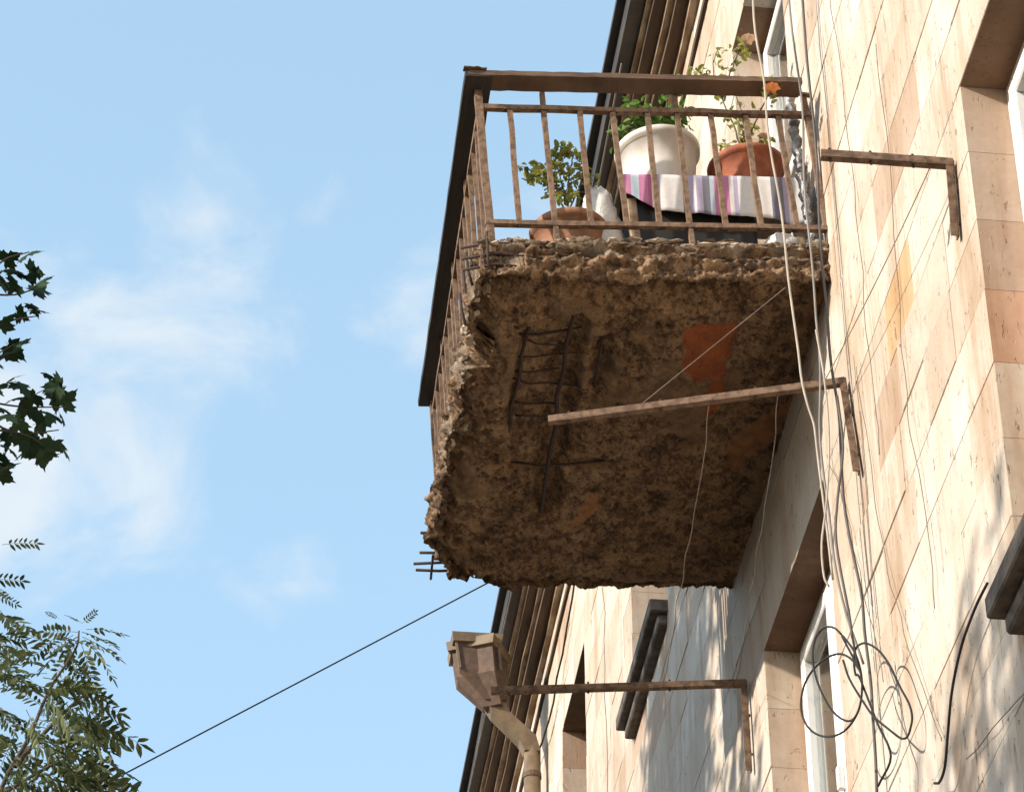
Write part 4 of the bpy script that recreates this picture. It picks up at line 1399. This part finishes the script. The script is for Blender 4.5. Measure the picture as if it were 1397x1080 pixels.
hop = loft(MB(), [hx(1.87, 12.03, .07, .09), hx(1.77, 12.25, .15, .15), hx(1.75, 12.46, .155, .155)]).build('hopper', M_PIPE_R, dp, world=True)
loft(MB(), [hx(1.745, 12.461, .175, .18), hx(1.745, 12.53, .185, .19)]).build('hopper_rim', M_PIPE, hop, world=True)
loft(MB(), [((1.86, 18.0, 12.07), (.075, 0, 0), (0, .10, 0)), ((1.74, 18.0, 12.28), (.145, 0, 0), (0, .15, 0)), ((1.715, 18.0, 12.49), (.150, 0, 0), (0, .155, 0))]).build('hopper', M_PIPE_R, dp, world=True)
loft(MB(), [((1.715, 18.0, 12.491), (.175, 0, 0), (0, .185, 0)), ((1.715, 18.0, 12.56), (.185, 0, 0), (0, .195, 0))]).build('hopper_rim', M_PIPE, hop, world=True)
for sx in (-1, 1):
    MB().bar((1.715 + sx * .152, 17.842, 12.49), (1.74 + sx * .147, 17.845, 12.28), .018, .018, (0, 1, 0)).build('hopper_seam', M_PIPE, hop, world=True)
loft(MB(), [((1.86, 18.0, 12.07), (.07, 0, 0), (0, .07, 0)), ((1.90, 18.0, 11.99), (.066, 0, 0), (0, .066, 0)), ((2.09, 18.0, 11.80), (.06, 0, .02), (0, .06, 0)), ((2.125, 18.0, 11.70), (.056, 0, 0), (0, .056, 0))]).build('chute', M_PIPE, dp, world=True)
MB().tube([(2.128, 18.0, 11.74), (2.128, 18.0, 9), (2.128, 18.0, .2)], .060, 16).build('pipe', M_PIPE, dp, smooth=True, world=True)
for z in (11.5, 9.2, 6.9, 4.6, 2.3):
    MB().tube([(2.128, 18.0, z), (2.128, 18.0, z + .04)], .066, 16).build('collar', M_PIPE_R, dp, world=True)
MB().bar((1.80, 18.1, 12.561), (1.86, 18.12, 12.66), .02, .012).build('hook', M_REBAR, dp, world=True)

# ------------------------------------------------------------------ trees
half = [(0.05, 0.0), (0.16, -0.09), (0.37, -0.13), (0.31, 0.0), (0.44, 0.06), (0.64, 0.20), (0.47, 0.25), (0.51, 0.38), (0.36, 0.35), (0.21, 0.39), (0.33, 0.60), (0.19, 0.62), (0.13, 0.78), (0.05, 0.84)]
ML_V = [(x, y, -.18 * abs(x) + .08 * math.sin(y * 4)) for x, y in half] + [(0, 1.03, -.06)] + [(-x, y, -.18 * abs(x) + .08 * math.sin(y * 4)) for x, y in half[::-1]]
ML_V = ML_V + [(0, .28, .05)]
_n = len(ML_V) - 1
ML_F = [(i, (i + 1) % _n, _n) for i in range(_n)]
me_leaf = bpy.data.meshes.new('maple_leaf')
me_leaf.from_pydata(ML_V + [(-.012, 0, 0), (.012, 0, 0), (.006, -.16, .02), (-.006, -.16, .02)], [], ML_F + [(_n + 1, _n + 2, _n + 3, _n + 4)])
me_leaf.materials.append(M_MAPLE)


def limb(mb, a, b, r0, r1, rg_, bend=.12, n=6):
    a, b = Vector(a), Vector(b)
    d = (b - a).length
    off = Vector((rg_.gauss(0, 1), rg_.gauss(0, 1), abs(rg_.gauss(0, 1)))) * bend * d
    P = []
    for i in range(n + 1):
        t = i / n
        P.append(a.lerp(b, t) + off * t * (1 - t) * 1.6)
    mb.tube(P, [r0 + (r1 - r0) * i / n for i in range(n + 1)], 7)
    return P


def visible(p, m=6):
    q = in_view(p)
    return q and -m < q[0] < 1397 + m and -m < q[1] < 1080 + m


def crown_points(rg_, c, rad, n, shell=.5):
    out = []
    while len(out) < n:
        d = Vector((rg_.gauss(0, 1), rg_.gauss(0, 1), rg_.gauss(0, 1))).normalized() * rg_.uniform(shell, 1) ** .6
        out.append(Vector((c[0] + d.x * rad[0], c[1] + d.y * rad[1], c[2] + d.z * rad[2])))
    return out


# maple at the left, only its outer twigs reach into the picture
rg_ = random.Random(31)
mt = empty('maple_tree', (-3.1, 11.4, 0))
tag(mt, 'dark maple whose lobed leaves reach in at the left edge', 'tree')
trk, crn = MB(), MB()
top = (-2.7, 11.5, 9.4)
limb(trk, (-3.1, 11.4, -.1), top, .19, .11, rg_, .03, 10)
maple_leaves = []
MC, MR = (-2.75, 10.95, 11.2), (.85, 1.05, 1.15)
for p in crown_points(rg_, MC, MR, 80) + crown_points(rg_, (-2.45, 9.75, 9.35), (.75, .75, .55), 22):
    P = limb(trk, Vector(top).lerp(Vector((-2.9, 11.45, 7.8)), rg_.uniform(0, .6)), p, .035, .008, rg_)
    for _ in range(80):
        q = P[rg_.randrange(2, len(P))] + Vector((rg_.gauss(0, .2), rg_.gauss(0, .2), rg_.gauss(0, .18)))
        maple_leaves.append(q)
hub = Vector((-1.75, 10.2, 8.75))
limb(trk, (-2.85, 11.45, 8.2), hub, .05, .022, rg_)
for tw in MTW:
    P = resample([hub] + [Vector(p) + Vector((0, rg_.uniform(-.1, .1), 0)) for p in tw], 4)
    trk.tube(P, [.009 - .007 * i / len(P) for i in range(len(P))], 5)
    for _ in range(7):
        q = P[rg_.randrange(3, len(P) // 2)] + Vector((rg_.gauss(-.1, .09), rg_.gauss(0, .12), rg_.gauss(0, .1)))
        maple_leaves.append(q)
trk.build('trunk', M_BARK, mt, smooth=True, world=True)


def leaf_rot(rg_):
    d = Vector((rg_.uniform(-.4, 1), rg_.uniform(-.7, .7), rg_.uniform(-1.1, .35))).normalized()
    return (d.to_track_quat('Y', 'Z').to_matrix() @ Euler((0, rg_.uniform(-1.1, 1.1), 0)).to_matrix()).to_4x4()


minv = Matrix.Translation(-Vector(mt.location))
for p in MAPLE:
    for rep in range(2 if rg_.random() < .5 else 1):
        q = Vector(p) + (Vector((rg_.gauss(-.03, .03), rg_.gauss(0, .1), rg_.gauss(0, .035))) if rep else Vector())
        M_ = Matrix.Translation(q) @ leaf_rot(rg_) @ Matrix.Scale(rg_.uniform(.08, .115), 4) @ Matrix.Translation((0, -.35, 0))
        o = bpy.data.objects.new('leaf', me_leaf)
        COL.objects.link(o)
        o.parent = mt
        o.matrix_basis = minv @ M_
for q in maple_leaves:
    if visible(q, 25):
        continue
    M_ = Matrix.Translation(q) @ leaf_rot(rg_) @ Matrix.Scale(rg_.uniform(.11, .16), 4)
    crn.add([M_ @ Vector(v) for v in ML_V], ML_F)
o = crn.build('crown', M_MAPLE, mt, world=True)
o['kind'] = 'stuff'


# ash: feathered leaves
def frond_mesh(seed, n=6):
    r_ = random.Random(seed)
    mb = MB()
    rach = [(0, t / 10, -.16 * (t / 10) ** 2) for t in range(11)]
    mb.tube(rach, [.010 - .0007 * i for i in range(11)], 3, False)
    for i in range(n):
        t = .22 + .74 * i / (n - 1)
        z = -.16 * t * t
        for s in (-1, 1):
            L = .30 * (1 - .35 * abs(t - .55)) * r_.uniform(.85, 1.1)
            d = Vector((s * r_.uniform(.75, 1.0), r_.uniform(.45, .75), r_.uniform(-.55, .0))).normalized()
            q = d.to_track_quat('Y', 'Z').to_matrix() @ Euler((0, r_.uniform(-.7, .7), 0)).to_matrix()
            mb.add([Vector((0, t, z)) + q @ Vector(p) for p in leaf_verts(L, L * .37, .15)], LEAF_F)
    q = Vector((0, 1, -.3)).to_track_quat('Y', 'Z').to_matrix()
    mb.add([Vector((0, 1, -.16)) + q @ Vector(p) for p in leaf_verts(.3, .09, .15)], LEAF_F)
    return mb


FROND = []
for sd in range(5):
    o = frond_mesh(sd, 6 + sd % 2).build('leaf', M_ASH)
    FROND.append(o.data)
    bpy.data.objects.remove(o)


def frond_matrix(a, b, rg_, roll=None):
    a, b = Vector(a), Vector(b)
    d = b - a
    q = d.to_track_quat('Y', 'Z').to_matrix() @ Euler((0, rg_.uniform(-.8, .8) if roll is None else roll, 0)).to_matrix()
    return Matrix.Translation(a) @ q.to_4x4() @ Matrix.Scale(d.length * .92, 4)


def ash_tree(base, top, c, rad, nlimb, per, seed, label, shown=(), twigs=(), size=.26):
    r_ = random.Random(seed)
    t = empty('ash_tree', base)
    tag(t, label, 'tree', 'feather leaved street trees')
    tr, cr = MB(), MB()
    limb(tr, (base[0], base[1], -.1), top, .15, .07, r_, .03, 10)
    fr = []
    for p in crown_points(r_, c, rad, nlimb):
        P = limb(tr, Vector(top).lerp(Vector((base[0], base[1], top[2] - 1.5)), r_.uniform(0, .7)), p, .03, .006, r_)
        for _ in range(per):
            q = P[r_.randrange(2, len(P))] + Vector((r_.gauss(0, .1), r_.gauss(0, .1), r_.gauss(0, .08)))
            d = Vector((r_.gauss(0, 1), r_.gauss(0, 1), r_.gauss(-.35, .6))).normalized() * size * r_.uniform(.7, 1.15)
            fr.append((q, q + d))
    for tw in twigs:
        P = resample([Vector(p) for p in tw], 5)
        P = [P[0] + (Vector(top) - P[0]) * .0] + P
        tr.tube(P, [.012 - .009 * i / len(P) for i in range(len(P))], 5)
    if twigs:
        for tw in twigs:
            if not visible(tw[0], 0):
                limb(tr, Vector(top).lerp(Vector((base[0], base[1], top[2] - 1)), r_.uniform(0, .6)), tw[0], .03, .012, r_)
    tr.build('trunk', M_BARK, t, smooth=True, world=True)
    inv = Matrix.Translation(-Vector(base))
    more = []
    for a, b in shown:
        for _ in range(2 if b[2] < 7.35 else 1):
            sft = Vector((r_.gauss(-.04, .05), r_.gauss(0, .2), r_.gauss(-.04, .05)))
            more.append((Vector(a) + sft, Vector(b) + sft + Vector((r_.gauss(0, .03), 0, r_.gauss(-.01, .03)))))
    for a, b in list(shown) + more:
        o = bpy.data.objects.new('leaf', r_.choice(FROND))
        COL.objects.link(o)
        o.parent = t
        o.matrix_basis = inv @ frond_matrix(a, b, r_)
    for a, b in fr:
        if shown and (visible(a, 30) or visible(b, 30)):
            continue
        m_ = frond_matrix(a, b, r_, r_.uniform(-1.5, 1.5))
        me = r_.choice(FROND)
        cr.add([m_ @ v.co for v in me.vertices], [tuple(p.vertices) for p in me.polygons])
    o = cr.build('crown', M_ASH, t, world=True)
    o['kind'] = 'stuff'
    return t


ash_tree((-1.9, 10.9, 0), (-1.7, 10.7, 5.8), (-1.75, 10.8, 6.3), (1.15, 1.1, 1.0), 26, 9, 41, 'feather leaved tree rising at the lower left edge', ASH, ATW)
ash_tree((-2.6, 5.6, 0), (-2.5, 5.9, 7.0), (-2.3, 5.7, 7.75), (.95, .95, .9), 52, 17, 52, 'feather leaved tree left of the view whose shade dapples the lower wall')
